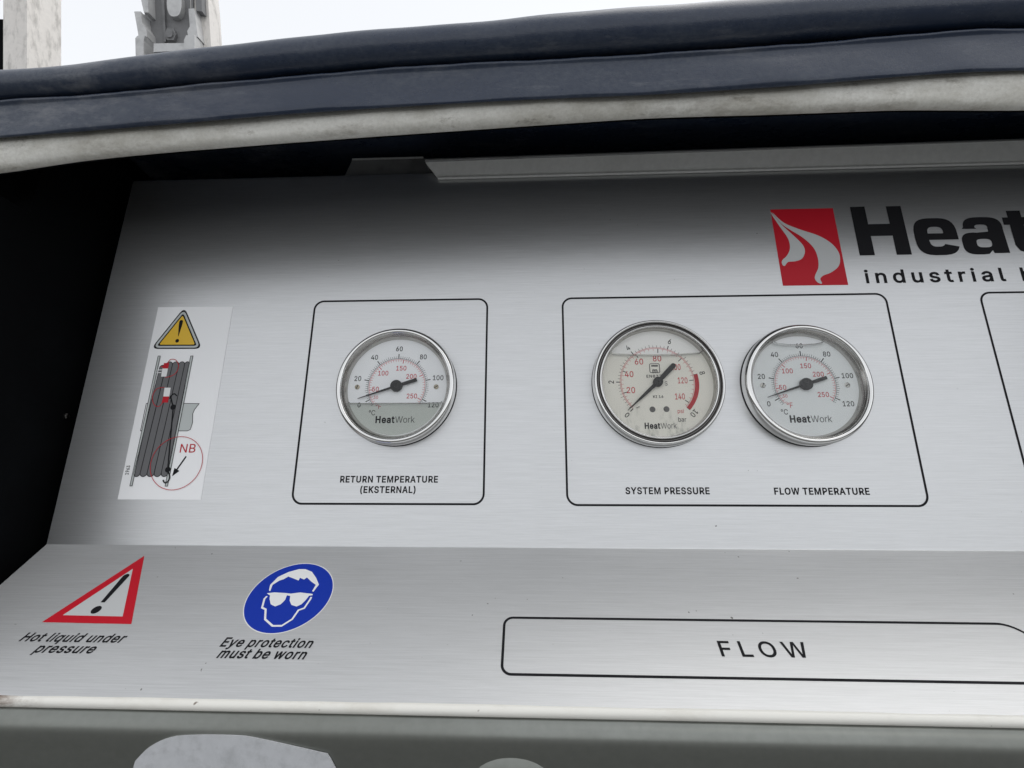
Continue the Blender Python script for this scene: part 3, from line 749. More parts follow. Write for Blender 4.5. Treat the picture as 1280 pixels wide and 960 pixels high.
# ------------------------------------------------------------------ hose sticker
SX, SZ = -248.6, 13.7
stk = thing('hose_sticker', 'glossy white sticker with yellow warning triangle and grey hose reel drawing', 'sticker', (SX, 300, SZ))
sg = Geo()
sg.prism([(0, 0), (51.0, -0.1), (51.3, 123.8), (0.6, 124.2)], -0.22, -0.02)
sg.build('backing', M['sticker'], stk)
L1, L2, L3, L4 = 0.30, 0.36, 0.42, 0.48
def rtri(a, b, c, r):
    out = []
    pts = [Vector(a), Vector(b), Vector(c)]
    for i in range(3):
        p, q, n = pts[i - 1], pts[i], pts[(i + 1) % 3]
        u, v = (p - q).normalized() * r, (n - q).normalized() * r
        for t in range(7):
            t /= 6
            w = (q + u) * (1 - t) ** 2 + q * 2 * t * (1 - t) + (q + v) * t * t
            out.append((w.x, w.y))
    return out
wy = Ink(on_dial)
wy.fill([rtri((18.6, 124.0), (35.6, 94.6), (1.4, 94.9), 5)], L1, 0)
wy.fill([rtri((18.6, 122.4), (34.2, 95.4), (2.8, 95.7), 4.4)], L2, 2)
wy.fill([rtri((18.6, 119.6), (31.9, 96.7), (5.1, 96.9), 2)], L3, 0)
wy.fill([rtri((18.6, 118.0), (30.5, 97.5), (6.6, 97.7), 1.5)], L4, 1)
wo_ = wy.build('warning_triangle', [M['ink'], M['yellow_ink'], M['plate_ink']], stk, 'yellow triangle with a black border')
em = Ink(on_dial)
em.fill([spline([(17.2, 113.4), (18.4, 114.6), (19.6, 113.4), (18.9, 106.5), (18.3, 103.2), (17.8, 106.5)], 4, True)], 0.54)
em.disc((18.2, 100.2), 1.25, 0.54)
em.build('exclamation_mark', M['ink'], wo_)
hr = Ink(on_dial)   # materials: 0 black 1 hose grey 2 pale 3 red 4 white
hr.fill([[(30.0, 58.6), (40.0, 58.4), (37.6, 54.5), (37.0, 52.0), (37.9, 46.5), (37.2, 42.0), (35.4, 41.2), (30.0, 41.2)]], L1, 2)
hr.line([(30.0, 58.6), (40.0, 58.4), (37.6, 54.5), (37.0, 52.0), (37.9, 46.5), (37.2, 42.0), (35.4, 41.2), (30.0, 41.2)], 0.35, False, L2, 0)
hr.line([(8.0, 58.9), (5.8, 58.6), (5.7, 41.4), (8.0, 41.4)], 0.4, False, L1, 0)
# five hose turns
tops, bots = [9.9, 13.9, 18.0, 22.2, 26.0, 29.2], [6.9, 10.9, 15.2, 19.6, 24.0, 28.2]
for i in range(5):
    a0, a1, b0, b1 = tops[i], tops[i + 1], bots[i], bots[i + 1]
    zt = 82.0 if i == 0 else 84.2
    lp = [(b0, 15.4)] + [((b0 + b1) / 2 + (b1 - b0) / 2 * math.cos(R_(t)), 15.4 + 2.0 * math.sin(R_(t))) for t in range(180, 361, 20)] + [(b1, 15.4), (a1, zt)] + [((a0 + a1) / 2 + (a1 - a0) / 2 * math.cos(R_(t)), zt + 1.8 * math.sin(R_(t))) for t in range(0, 181, 20)] + [(a0, zt)]
    hr.fill([lp], L2, 1); hr.line(lp, 0.4, True, L3, 0)
for pts in ([(7.4, 90.0), (8.9, 90.0), (7.5, 7.9), (6.1, 7.9)], [(29.0, 89.8), (30.5, 89.8), (29.4, 7.8), (27.9, 7.8)]):
    hr.fill([pts], L3, 2); hr.line(pts, 0.35, True, L4, 0)
hr.fill([[(12.3, 85.2), (15.7, 85.2), (15.7, 81.5), (12.3, 81.5)]], L4, 3)
hr.fill([[(10.2, 82.6), (12.4, 83.6), (12.4, 82.2)]], L4, 3)
hr.fill([[(11.9, 81.5), (15.6, 81.5), (15.6, 76.1), (12.1, 76.1)]], L4, 4)
hr.line([(8.6, 80.6), (11.8, 80.6)], 0.5, False, L4, 4); hr.line([(8.6, 78.8), (11.8, 78.8)], 0.5, False, L4, 4)
hr.fill([[(15.8, 68.8), (19.8, 68.8), (20.0, 63.1), (16.1, 63.1)]], L4, 4)
hr.fill([[(16.0, 63.1), (19.9, 63.1), (19.8, 59.2), (15.9, 59.2)]], L4, 3)
hr.line(spline([(14.6, 85.2), (16.4, 87.6), (20.0, 86.9), (22.4, 82.8), (21.3, 78.3), (18.0, 76.2), (15.0, 75.6)], 5), 0.4, False, 0.54, 3)
hr.line(spline([(15.8, 69.0), (10.8, 68.0), (9.1, 62.9), (11.2, 58.0), (14.4, 56.7), (16.6, 59.4)], 5), 0.4, False, 0.54, 3)
hr.line(spline([(20.4, 61.6), (21.4, 63.8), (23.0, 64.8), (24.8, 63.4)], 5), 0.75, False, 0.54, 0)
hr.line([(20.6, 63.6), (23.4, 57.2)], 0.8, False, 0.55, 0)
hr.line([(23.9, 55.6), (27.6, 18.6)], 0.8, False, 0.55, 0)
hr.disc((23.8, 56.2), 1.7, 0.58, 0); hr.disc((27.8, 17.6), 1.7, 0.58, 0)
hr.line(spline([(28.2, 16.6), (29.8, 13.2), (29.2, 10.6), (27.4, 9.8), (26.0, 11.4)], 5), 0.8, False, 0.6, 0)
hr.disc((32.4, 21.6), 16.2, 0.62, 3, 64, 15.85)
hr.line([(37.6, 25.6), (33.2, 17.6)], 0.9, False, L2, 0)
hr.fill([[(31.0, 13.6), (35.0, 16.8), (31.6, 18.6)]], L2, 0)
hr.build('hose_reel_drawing', [M['ink'], M['hose_ink'], M['plate_ink'], M['red_ink'], M['white_ink']], stk, 'grey hose wound on a reel with red fittings')
nb = Ink(on_dial)
nb.text('NB', 33.0, 27.9, 5.2, 9.6, bold=1, gap=4, h=L2)
nb.build('lettering', M['red_ink'], stk, 'NB in red')
nm = Ink(on_dial)
nm.text('1963', 3.6, 14.6, 2.1, 5.4, bold=6, rot=R_(90), h=L1)
nm.build('lettering', M['ink'], stk, '1963 in tiny black figures')

# ------------------------------------------------------------------ gauges
BEZEL_T = [(35.9, 0), (36.3, 0.4), (36.5, 3.0), (36.6, 5.6), (36.3, 7.2), (35.5, 8.4), (34.4, 8.9), (33.5, 8.6), (33.0, 7.9), (32.9, 7.2)]
INNER_T = [(33.1, 7.5), (32.9, 7.1), (31.9, 5.8), (31.0, 4.4), (30.6, 2.6)]
BEZEL_P = [(38.3, 0), (38.8, 0.5), (39.0, 4.6), (38.7, 6.6), (38.0, 7.9), (37.3, 8.2), (36.8, 7.8), (36.6, 7.0)]
GROOVE_P = [(36.7, 7.1), (36.4, 6.2), (36.0, 5.7), (35.4, 5.8), (35.0, 6.4)]
ROLL_P = [(35.1, 6.3), (34.9, 7.4), (34.4, 7.9), (33.9, 7.6), (33.7, 6.9)]
INNER_P = [(33.9, 7.2), (33.7, 6.6), (33.4, 5.2), (33.0, 2.6)]
def smooth_prof(p):
    return spline(p, 3)

def gauge_body(name, label, cat, c, prof, inner, rd, dialm, group):
    t = thing(name, label, cat, (c[0], 300, c[1]), None, group)
    b = Geo(); b.lathe(smooth_prof(prof), 128)
    be = b.build('bezel', M['chrome'], t, 50)
    ir = Geo(); ir.lathe(inner, 128)
    ir.build('inner_ring', M['satin'], be, 50)
    ga = Geo(); r0 = prof[0][0]
    ga.lathe([(r0 - 1, 0.05), (r0 + 0.75, 0.05), (r0 + 0.8, 0.35), (r0 - 0.2, 0.6)], 96)
    ga.build('contact_shadow_ring', M['pointer'], t, 40)  # black ring added at the rim's foot as a contact shadow
    d = Geo(); n = 96
    d.add([(0, -2.6, 0)] + [((rd + .6) * math.cos(2 * math.pi * i / n), -2.6, (rd + .6) * math.sin(2 * math.pi * i / n)) for i in range(n)],
          [(0, 1 + i, 1 + (i + 1) % n) for i in range(n)])
    dial = d.build('dial', M[dialm], t)
    gl = Geo(); R2 = rd + 1.3
    gl.lathe([(0.01, 6.5), (R2 * .5, 6.5), (R2, 6.4), (R2, 5.6), (0.01, 5.6)], 96)
    gl.build('glass', M['glass'], t, 40)
    return t, dial

def add_pointer(t, ang_tip, r_tip, ang_tail, r_tail, w_tail, w_mid, hub_r, rounded):
    p = Ink(lambda x, z, h: (x, -h, z))
    g = Geo()
    d = Vector((math.sin(R_(ang_tip)), math.cos(R_(ang_tip)))); nrm = Vector((-d.y, d.x))
    e = Vector((math.sin(R_(ang_tail)), math.cos(R_(ang_tail)))); nr2 = Vector((-e.y, e.x))
    g.prism([tuple(v) for v in (nrm * w_mid / 2, d * r_tip * .45 + nrm * w_mid * .36, d * r_tip + nrm * .16, d * r_tip - nrm * .16, d * r_tip * .45 - nrm * w_mid * .36, -nrm * w_mid / 2)], -4.3, -3.9)
    tail = [nr2 * w_tail * .38, e * r_tail * .55 + nr2 * w_tail * .5, e * r_tail + nr2 * w_tail * .5]
    if rounded:
        tail += [e * (r_tail + w_tail * .45 * math.sin(R_(a))) + nr2 * w_tail * .5 * math.cos(R_(a)) for a in range(20, 180, 20)]
    tail += [e * r_tail - nr2 * w_tail * .5, e * r_tail * .55 - nr2 * w_tail * .5, -nr2 * w_tail * .38]
    g.prism([tuple(v) for v in tail], -4.32, -3.88)
    po = g.build('pointer', M['pointer'], t)
    h = Geo(); h.lathe([(hub_r, 3.2), (hub_r, 4.9), (hub_r * .82, 5.25), (hub_r * .35, 5.3), (hub_r * .3, 5.1), (0.01, 5.1)], 48)
    h.build('hub', M['pointer'], po, 40)

def add_liquid(t, rd, surface, m):
    """surface: points (x, z) from left wall to right wall along the top of the liquid."""
    R2 = rd - 0.25
    a0 = math.atan2(surface[0][1], surface[0][0]); a1 = math.atan2(surface[-1][1], surface[-1][0])
    if a0 < 0: a0 += 2 * math.pi
    a1 += 2 * math.pi
    arcp = [(R2 * math.cos(a0 + (a1 - a0) * i / 60), R2 * math.sin(a0 + (a1 - a0) * i / 60)) for i in range(61)]
    loop = arcp + list(reversed(surface[1:-1]))
    g = Geo(); g.prism(loop, -5.5, -5.42)
    lq = g.build('liquid', M[m], t)
    # the curved top of the liquid, seen as a thin glassy line from glass to dial
    i2 = Geo(); n = len(surface)
    vs, fs = [], []
    prof = [(5.5, 0.0), (5.0, -0.55), (4.2, -0.75), (3.4, -0.55), (2.85, 0.25)]
    for x, z in surface:
        vs += [(x, -h, z + dz) for h, dz in prof]
    k = len(prof)
    for i in range(n - 1):
        fs += [(i * k + j, i * k + j + 1, (i + 1) * k + j + 1, (i + 1) * k + j) for j in range(k - 1)]
    i2.add(vs, fs)
    i2.build('meniscus', M['meniscus'], lq, 60)
    return lq

def screw(dial, x, z, r=1.5, m='brass', slot=60):
    g = Geo(); g.lathe([(r, 2.62), (r, 3.0), (r * .85, 3.12), (0.01, 3.12)], 20, 0, (x, z))
    if slot is not None:
        d = Vector((math.cos(R_(slot)), math.sin(R_(slot)))) * r * .9; nn = Vector((-d.y, d.x)) * .2
        a = [(x + d.x + nn.x, -3.15, z + d.y + nn.y), (x - d.x + nn.x, -3.15, z - d.y + nn.y), (x - d.x - nn.x, -3.15, z - d.y - nn.y), (x + d.x - nn.x, -3.15, z + d.y - nn.y)]
        g.add(a, [(0, 1, 2, 3)], 1)
    return g.build('screw', [M[m], M['ink']], dial, 40)

HP = 2.7
def brand(dial, zc, cap, x0, x1):
    i = Ink(on_dial)
    w = (x1 - x0)
    i.text('Heat', x0, zc, cap, w * .485, bold=13, gap=2, h=HP, mi=0)
    i.text('Work', x0 + w * .505, zc, cap, w * .495, bold=-4, gap=2, h=HP, mi=1)
    return i.build('lettering', [M['ink'], M['grey_ink']], dial)

def temperature_gauge(label, c, surface, liquid, screw_m):
    t, dial = gauge_body('temperature_gauge', label, 'gauge', c, BEZEL_T, INNER_T, 30.8, 'dial_cool', 'round steel gauges on the silver panel')
    ca = lambda v: -117 + 1.95 * v
    fa = lambda v: ca((v - 32) / 1.8)
    s = Ink(on_dial)
    s.line(arc((0, 0), 18.0, ca(-6), ca(125), 80), 0.22, False, HP, 0)
    s.line(arc((0, 0), 17.3, fa(20), fa(256), 80), 0.22, False, HP, 1)
    for v in range(-6, 126, 2):
        a = R_(ca(v)); r1 = 21.0 if v % 20 == 0 else (19.9 if v % 10 == 0 else 19.5)
        s.line([(18.0 * math.sin(a), 18.0 * math.cos(a)), (r1 * math.sin(a), r1 * math.cos(a))], 0.55 if v % 20 == 0 else 0.2, False, HP, 0)
    for v in range(20, 257, 5):
        a = R_(fa(v)); big = v % 50 == 0
        r1 = 15.0 if big else 15.9
        s.line([(17.3 * math.sin(a), 17.3 * math.cos(a)), (r1 * math.sin(a), r1 * math.cos(a))], 0.45 if big else 0.2, False, HP, 1)
    s.build('scale', [M['ink'], M['dial_red']], dial)
    n = Ink(on_dial)
    for v in range(0, 121, 20):
        rr = 24.4 + (0.9 if v in (0, 20) else 0) + (1.4 if v >= 100 else 0)
        a = R_(ca(v)); n.text(str(v), rr * math.sin(a), rr * math.cos(a), 3.0, None, bold=4, align='C', h=HP, mi=0)
    for v, dx, dz in ((50, -13.2, -1.6), (100, -9.1, 8.6), (150, 2.0, 11.7), (200, 8.6, 6.4), (250, 9.6, -6.1)):
        n.text(str(v), dx, dz, 2.9, None, bold=4, align='C', h=HP, mi=1)
    n.text('30', -12.6, -6.8, 2.0, None, bold=1, align='C', h=HP, mi=1)
    n.text('°C', -14.2, -16.4, 3.1, None, bold=1, align='C', h=HP, mi=0)
    n.text('°F', -10.6, -12.4, 3.1, None, bold=1, align='C', h=HP, mi=1)
    n.build('numerals', [M['ink'], M['dial_red']], dial)
    brand(dial, -22.6, 3.9, -11.7, 12.2)
    screw(dial, -24.6, -0.2, 1.5, screw_m, 70); screw(dial, 24.3, -0.4, 1.5, screw_m, 35)
    add_pointer(t, -108.6, 24.6, 72.5, 13.0, 2.1, 1.5, 3.6, False)
    add_liquid(t, 30.8, surface, liquid)
    return t

temperature_gauge('steel gauge half drained, liquid line below its needle, above RETURN TEMPERATURE', (-84.0, 81.6),
                  [(-28.8, -9.8), (-27.6, -10.7), (-15, -10.9), (0, -10.9), (15, -10.9), (27.6, -10.7), (28.8, -9.8)], 'liquid_grey', 'brass')
temperature_gauge('steel gauge with small bubble at its top, above the words FLOW TEMPERATURE', (160.4, 80.9),
                  [(-15.6, 26.4), (-13.6, 25.4), (-8, 24.7), (0, 24.5), (8, 24.8), (12.6, 25.5), (14.2, 27.2)], 'liquid_clear', 'satin')

# pressure gauge
pt, pd = gauge_body('pressure_gauge', 'larger cream-faced steel gauge with red band on its dial, above SYSTEM PRESSURE', 'gauge', (74.1, 82.9), BEZEL_P, INNER_P, 33.1, 'dial_warm', 'round steel gauges on the silver panel')
BARS = [(0, -136), (2, -89), (4, -36.5), (6, 19.5), (8, 78), (10, 133.5)]
PSI = [(0, -140), (20, -107.5), (40, -70.2), (60, -33.7), (80, 4.6), (100, 45.5), (120, 86.5), (140, 125.4), (146, 134)]
bz = [o for o in col.objects if o.parent == pt and o.name.startswith('bezel')][0]
gr = Geo(); gr.lathe(smooth_prof(GROOVE_P), 128); gr.build('groove', M['dark_steel'], bz, 50)
gr = Geo(); gr.lathe(smooth_prof(ROLL_P), 128); gr.build('inner_roll', M['chrome'], bz, 50)
s = Ink(on_dial)
s.line(arc((0, 0), 22.2, BARS[0][1], BARS[-1][1], 80), 0.2, False, HP, 1)
s.line(arc((0, 0), 21.6, PSI[1][1] - 24, BARS[-1][1], 80), 0.2, False, HP, 1)
for v in range(0, 51):
    b_ = v / 5
    a = R_(interp(BARS, b_)); big = v % 10 == 0
    r1 = 24.6 if big else (24.2 if v % 5 == 0 else 23.6)
    s.line([(22.2 * math.sin(a), 22.2 * math.cos(a)), (r1 * math.sin(a), r1 * math.cos(a))], 0.5 if big else 0.2, False, HP, 0)
for v in range(4, 146, 4):
    a = R_(interp(PSI, v)); big = v % 20 == 0
    r1 = 18.9 if big else 20.2
    s.line([(21.6 * math.sin(a), 21.6 * math.cos(a)), (r1 * math.sin(a), r1 * math.cos(a))], 0.45 if big else 0.18, False, HP, 0 if big else 1)
band = arc((0, 0), 24.6, 78, 133.5, 24) + list(reversed(arc((0, 0), 22.1, 78, 133.5, 24)))
s.fill([band], HP + 0.05, 2)
s.build('scale', [M['ink'], M['dial_red'], M['red_ink']], pd)
n = Ink(on_dial)
for v, a in BARS:
    n.text(str(v), 27.6 * math.sin(R_(a)), 27.6 * math.cos(R_(a)), 3.1, None, bold=4, rot=-R_(a), align='C', h=HP, mi=0)
for v, dx, dz in ((20, -16.1, -4.6), (40, -16.6, 5.4), (60, -10.2, 13.3), (80, 0.8, 15.2), (100, 11.6, 9.6), (120, 15.0, 1.2), (140, 12.6, -8.7)):
    n.text(str(v), dx, dz, 3.6, None if v < 100 else 5.7, bold=4, align='C', h=HP, mi=1)
n.text('psi', 12.3, -17.6, 2.4, None, bold=1, align='C', h=HP, mi=1)
n.text('bar', 12.8, -22.6, 2.7, None, bold=1, align='C', h=HP, mi=0)
n.build('numerals', [M['ink'], M['dial_red']], pd)
w = Ink(on_dial)
w.line(rrect(-4.0, 1.9, 6.2, 11.8, 0.8), 0.4, True, HP, 0)
w.text('m', -1.0, 7.4, 2.9, 3.0, bold=9, align='C', h=HP)
w.line([(-3.0, 10.5), (1.0, 10.5)], 0.9, False, HP, 0)
w.text('EN837', -6.3, 3.1, 1.7, 9.0, bold=6, gap=20, h=HP)
w.text('S', 4.3, -1.9, 2.6, None, bold=-2, h=HP)
w.text('KI 1.6'.replace('.', ''), -3.2, -9.5, 1.5, 6.0, bold=8, gap=10, h=HP)
w.disc((-4.1, -16.5), 1.75, HP, 1); w.disc((4.1, -16.4), 1.75, HP, 1)
w.build('lettering', [M['ink'], M['grey_ink']], pd)
brand(pd, -28.0, 3.3, -9.3, 9.3)
screw(pd, -12.6, -15.2, 1.1, 'dial_warm', 20)
add_pointer(pt, -132.6, 25.6, 44.0, 14.2, 3.0, 2.4, 2.9, True)
add_liquid(pt, 33.1, [(-27.2, 18.9), (-26, 17.9), (-14, 17.2), (0, 17.0), (14, 17.2), (26, 17.9), (27.2, 18.9)], 'liquid_warm')

# ------------------------------------------------------------------ painted strips along the top of the panel
def strip(name, label, poly, slope, m, y):
    t = thing(name, label, 'metal strip', (poly[0][0], y, poly[0][1]))
    x0, z0 = poly[0]
    zs = [p[1] for p in poly]; zl, zh = min(zs), max(zs)
    f = lambda z: -(z - zl) / (zh - zl) * slope
    g = Geo(); k = len(poly)
    vs = [(x - x0, f(z), z - z0) for x, z in poly] + [(x - x0, f(z) + 1.6, z - z0) for x, z in poly]
    g.add(vs, [tuple(range(k)), tuple(range(2 * k - 1, k - 1, -1))] + [(i, i + k, (i + 1) % k + k, (i + 1) % k) for i in range(k)])
    g.build('face_plate', M[m], t)
    return t, zl, zh, x0, z0
t1, zl, zh, x0, z0 = strip('painted_strip', 'long pale strip with slanted end along the top of the panel', [(-65.5, 231.5), (430, 232.2), (430, 244.8), (-73.5, 240.6)], 7.0, 'strip', 298.2)
g = Geo(); g.add([(a_ - x0, b_, c_ - z0) for a_, b_, c_ in ((-73.5, -7.3, 240.3), (430, -7.3, 244.5), (430, 8, 246.0), (-73.5, 8, 241.8), (-73.5, -7.3, 241.2), (430, -7.3, 245.4), (430, 8, 247), (-73.5, 8, 242.8))], [(0, 1, 5, 4), (1, 2, 6, 5), (2, 3, 7, 6), (3, 0, 4, 7), (4, 5, 6, 7), (3, 2, 1, 0)]); g.build('top_flange', M['strip_dark'], t1)
g = Geo(); g.add([(a_ - x0, b_, c_ - z0) for a_, b_, c_ in ((-65.5, -0.8, 230.9), (430, -0.8, 231.6), (430, 1.2, 231.6), (-65.5, 1.2, 230.9), (-65.5, -0.8, 231.8), (430, -0.8, 232.5), (430, 1.2, 232.5), (-65.5, 1.2, 231.8))], [(0, 1, 5, 4), (1, 2, 6, 5), (2, 3, 7, 6), (3, 0, 4, 7), (4, 5, 6, 7), (3, 2, 1, 0)]); g.build('bottom_hem', M['strip'], t1)
t2, zl, zh, x0, z0 = strip('painted_strip', 'short dark grey strip peeping out behind the left end of the pale strip', [(-136.0, 243.5), (-64.0, 243.5), (-78.5, 254.8), (-130.6, 254.2)], 3.0, 'strip_dark', 309)
g = Geo(); g.box((-130.6 - x0, -3.2, 254.3 - z0), (-78.5 - x0, 10, 255.6 - z0)); g.build('top_flange', M['strip'], t2)

# ------------------------------------------------------------------ blue cover with its pale sealing edge
TOP = [(-347, 285.9), (-330, 284.5), (-307, 286.8), (-272, 289.2), (-264, 290.8), (-204, 296.6), (-136, 303.4), (-33, 309.6), (8, 313.6), (139, 319.4), (305, 325.0)]
CRE = [(-301, 229.1), (-238, 231.7), (-163, 237.0), (-95, 242.0), (-11, 244.4), (76, 246.1), (141, 249.3), (204, 252.9), (246, 255.3), (262, 254.0)]
BLU = [(-303, 212.2), (-221, 217.0), (-141, 222.3), (-73, 225.2), (-11, 227.1), (66, 227.9), (141, 230.8), (205, 235.2), (246, 236.6), (263, 235.9)]
SEA = [(-311, 196.1), (-264, 203.5), (-217, 207.5), (-146, 211.9), (-76, 215.6), (-11, 218.6), (68, 222.1), (134, 221.8), (202, 222.6), (269, 219.5)]
def tab(T, x, k=1.0):
    """value of the edge at x; ends run on level; k rescales x and z together (a nearer or farther edge)."""
    x_ = x / k
    lo, hi = T[0], T[-1]
    if x_ < lo[0]: z = lo[1] + (x_ - lo[0]) * 0.05
    elif x_ > hi[0]: z = hi[1] + (x_ - hi[0]) * 0.02
    else: z = interp(T, x_)
    return z * k
def soft(T, x, k=1.0):
    return sum(tab(T, x + d, k) * w for d, w in ((-16, .15), (-8, .22), (0, .26), (8, .22), (16, .15)))
def wob(x, s, a):
    return a * (math.sin(x * 0.021 + s) + 0.6 * math.sin(x * 0.053 + 2 * s) + 0.35 * math.sin(x * 0.13 + 3.1 * s)) / 1.95
cov = thing('tarpaulin_cover', 'dark blue vinyl cover with rolled hem and dirty pale sealing edge, across the top', 'cover', (0, 250, 300))
NEAR = 0.955      # how far out from the panel the cover hangs
def loft(name, secf, m, label=None, x0=-500, x1=460, nx=160):
    vs, fs = [], []
    for i in range(nx + 1):
        x = x0 + (x1 - x0) * i / nx
        s = secf(x)
        vs += [(x * NEAR, y * NEAR - 250, z * NEAR - 300) for y, z in s]
    k = len(s)
    for i in range(nx):
        fs += [(i * k + j, i * k + j + 1, (i + 1) * k + j + 1, (i + 1) * k + j) for j in range(k - 1)]
    return obj(name, vs, fs, m, cov, None, 70, label)
def roll_sec(x):
    zt, zc = soft(TOP, x, 219 / 250), soft(CRE, x, 219 / 222)
    w1 = wob(x, 1.3, 0.7)
    r = (zt - zc) / 2 * 0.66
    cz = (zt + zc) / 2
    out = []
    for i in range(23):
        a = R_(-35 - i * 215 / 22)                       # from under and behind, round the front, over the top
        out.append((219 + w1 + r * math.cos(a), cz + r * 1.02 * math.sin(a)))
    y, z = out[-1]
    return out + [(y + 7, z - 0.6), (y + 22, z + 1.5), (y + 42, z + 1.0), (y + 60, 278), (y + 78, 274)]
def flap_sec(x):
    zc, zb = soft(CRE, x, 221 / 222), soft(BLU, x, 222.5 / 228)
    w1 = wob(x, 2.2, 0.8)
    w3 = wob(x * 2.3, 0.7, 0.5)
    pts = [(228, zc + 0.6), (222.5, zc + 0.7), (218.9 + w3, zc - 0.1), (218.4 + w3, zc - 1.7), (220.0, zc - 3.6), (220.6 + w1, zc - (zc - zb) * .45), (221.6 + w1, zb + 2.2), (222.5, zb), (224, zb + 0.2), (225, zb + 7)]
    return spline(pts, 3)
KS = 235 / 240
def seal_sec(x):
    zb, zs = soft(BLU, x, 225 / 228) + 2.5, soft(SEA, x, KS)
    w1 = wob(x, 5.1, 0.9); w2 = wob(x, 0.4, 0.8)
    pts = [(236, zb + 5), (230, zb + 2.5), (227.0 + w1, zb - .5), (227.5 + w1, zb - (zb - zs) * .5), (230 + w2, zs + 1.6), (233.6, zs + w2 * .3), (235.6, zs + 0.8), (236.4, zs + 4), (236.4, zs + 16)]
    return spline(pts, 3)
loft('rolled_hem', roll_sec, M['tarp'])
loft('hanging_flap', flap_sec, M['tarp'])
loft('sealing_edge', seal_sec, M['seal'], 'dirty pale grey sealing edge under the blue vinyl')
g = Geo(); g.box((-560, -6, -36), (460, 190, -31)); g.build('roof_sheet', M['tarp'], cov)
def dark_backing_sec(x):
    zs = soft(SEA, x, KS)
    return [(237.0, zs + 2.6), (237.2, zs + 2.2), (238.6, zs + 2.4), (246, zs + 40), (250, 285)]
loft('added_dark_backing', dark_backing_sec, M['black'])  # black sheet added behind the seal to darken what the panel top reflects

# ------------------------------------------------------------------ post and cast bracket above the cover (upright, so not leaning with the console)
UPRIGHT = aim.to_4x4()
def at_px(px, py, y):
    v = aim @ Vector(((px - 640) / 635.118, 1, (480 - py) / 635.118)); return v * (y / v.y)
def pxs(px, py, root_px, y):
    """flat drawing units: the upright plane through the thing's base, in mm."""
    k = (aim.inverted() @ at_px(root_px[0], root_px[1], y)).y / 635.118
    return ((px - root_px[0]) * k, (root_px[1] - py) * k)
PB = (38, 100)
post = thing('aluminium_post', 'scratched whitish aluminium post rising behind the blue cover at far left', 'post', at_px(*PB, 330), UPRIGHT)
c = lambda x, y: pxs(x, y, PB, 330)
g = Geo()
g.box((c(4, 0)[0], 0, c(0, 235)[1]), (c(33.6, 0)[0], 33, c(0, -60)[1]))
g.box((c(31.6, 0)[0], -0.8, c(0, 235)[1]), (c(33.6, 0)[0] + 0.8, 1.2, c(0, -60)[1]))
g.build('profile', M['post'], post)
g = Geo()
g.prism([c(-14, 230), c(1.5, 230), c(1.5, 24), c(-1, 20), c(-14, 19)], 4, 20)
g.build('rubber_stop', M['black'], post)

BB = (215, 75)
br = thing('cast_bracket', 'grey cast bracket with notched flanges and a bolt, rising behind the blue cover', 'bracket', at_px(*BB, 330), UPRIGHT)
b = lambda x, y: pxs(150 + x / 8.533, y / 8.533, BB, 330)
g = Geo(); g.prism([b(200, -300), b(780, -300), b(800, 500), b(740, 1500), b(240, 1500), b(185, 400), b(175, 150)], 9, 12); g.build('web', M['cast_dark'], br)
g = Geo()
g.prism([b(200, -300), b(285, -300), b(302, 132), b(255, 132), b(225, 0)], 0, 12)
g.prism([b(170, 140), b(240, 140), b(252, 250), b(300, 330), b(305, 408), b(218, 414), b(195, 280)], -2, 12)
g.prism([b(200, 440), b(222, 416), b(303, 412), b(288, 460), b(292, 1500), b(222, 1500)], -4, 12)
g.build('flange', M['cast'], br)
g = Geo()
g.prism([b(780, -300), b(845, -300), b(858, 102), b(796, 96)], 2, 14, 1)
g.prism([b(738, 102), b(796, 98), b(838, 400), b(738, 406), b(724, 340), b(752, 290)], -1, 12)
g.prism([b(738, 410), b(826, 404), b(832, 1500), b(730, 1500), b(714, 460)], -4, 12)
g.build('flange', [M['cast'], M['cast_dark']], br)
g = Geo(); g.prism([b(385, 488), b(720, 484), b(722, 560), b(385, 580)], -3, 8); g.build('cross_bar', M['cast'], br)
def blob(x0, x1, y0, y1, n=20):
    return [b((x0 + x1) / 2 + (x1 - x0) / 2 * math.copysign(abs(math.cos(t)) ** .7, math.cos(t)), (y0 + y1) / 2 + (y1 - y0) / 2 * math.sin(t)) for t in [2 * math.pi * i / n for i in range(n)]]
g = Geo(); g.prism(blob(465, 625, -140, 140), 4, 9); g.build('boss', M['cast'], br)
g = Geo(); g.prism(blob(425, 545, 240, 385, 6), 6, 9); g.prism(blob(450, 520, 270, 355, 16), 4.8, 6.0); g.build('bolt', M['cast_dark'], br)
g = Geo(); g.prism([b(360, -300), b(400, -300), b(430, 385), b(410, 385)], 7, 9); g.prism([b(690, -300), b(725, -300), b(728, 300), b(714, 300)], 7, 9); g.build('rib', M['cast_dark'], br)

SB = (262, 75)
sp = thing('bracket_upright', 'pinkish white leaning upright just right of the cast bracket', 'post', at_px(*SB, 338), UPRIGHT)
d = lambda x, y: pxs(150 + x / 8.533, y / 8.533, SB, 338)
g = Geo(); g.prism([d(740, -300), d(905, -300), d(940, 0), d(1034, 1500), d(800, 1500)], 0, 18); g.build('profile', M['post'], sp)

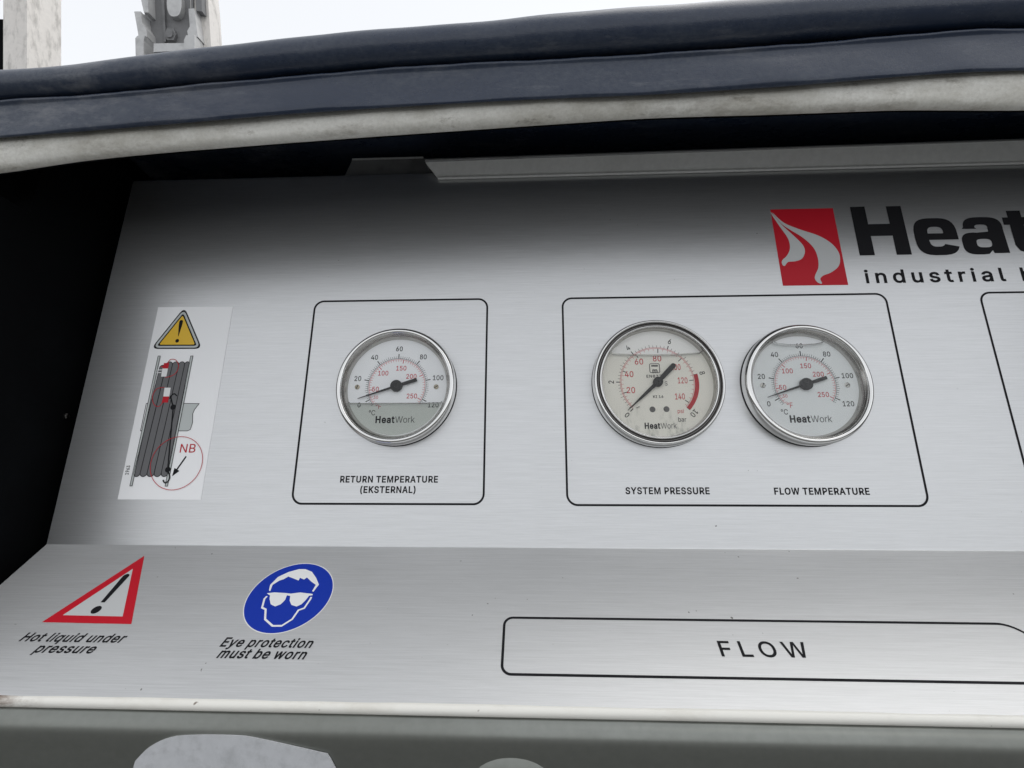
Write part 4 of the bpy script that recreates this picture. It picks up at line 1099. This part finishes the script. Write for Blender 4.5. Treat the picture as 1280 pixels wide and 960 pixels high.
# ------------------------------------------------------------------ grey steel front below the rolled edge
fr = thing('front_plate', 'grey steel front plate under the white rolled edge at the bottom', 'front plate', (0, 224, -75))
fy, fz = LIPB
fsec = [(fy + 10, fz + 0.6), (fy + 1.2, fz + 0.4), (fy - 0.6, fz - 0.4)]
fsec += [(fy - 1.4, fz - 1.8), (fy - 2.4, fz - 4.0), (fy - 2.7, fz - 7.0), (fy - 1.7, fz - 11), (fy + 1.5, fz - 20), (fy + 10, fz - 45), (fy + 22, fz - 90)]
fsec = spline(fsec, 6)
FY, FZ = fy, fz
vs, fs = [], []
for i in range(61):
    x = -430 + 900 * i / 60
    vs += [(x, y - 224 + wob(x, 2.7, 0.25), z + 75) for y, z in fsec]
k = len(fsec)
for i in range(60):
    fs += [(i * k + j, i * k + j + 1, (i + 1) * k + j + 1, (i + 1) * k + j) for j in range(k - 1)]
obj('pressed_sheet', vs, fs, M['front'], fr, None, 60)
# shallow dome low on the plate
g = Geo(); g.lathe([(17 * math.cos(R_(t)) + 0.01, -3.4 + 5.0 * math.sin(R_(t))) for t in range(0, 91, 9)], 48)
kb = g.build('domed_boss', M['front'], fr, 40)
kb.location = Vector((-10.0, FY + 0.4 - 224, FZ - 13.4 - 9.4 + 75)) * 0.001

# pale raised patch on the front plate
lb = thing('pale_patch', 'pale grey raised patch with rounded top on the steel front plate', 'label', (-124, FY - 1.6, FZ - 12))
g = Geo()
pl = [(-45, -14), (-42.5, -7), (-36, -1.0), (-27, 3.0), (-16, 4.2), (0, 4.4), (10, 3.4), (36, -1.6), (39, -2.6), (42, -8), (43, -14)]
pl = [pl[0]] + spline(pl[1:-1], 4) + [pl[-1]]
tr_ = tessellate_polygon([[Vector((x, z, 0)) for x, z in pl]])
slope_y = lambda z: (-z) * 0.33 - 0.35
k = len(pl)
g.add([(x, slope_y(z), z) for x, z in pl] + [(x, slope_y(z) + 0.6, z) for x, z in pl], [t for t in tr_] + [(i, (i + 1) % k, (i + 1) % k + k, i + k) for i in range(k)])
g.build('face_sheet', M['label'], lb)
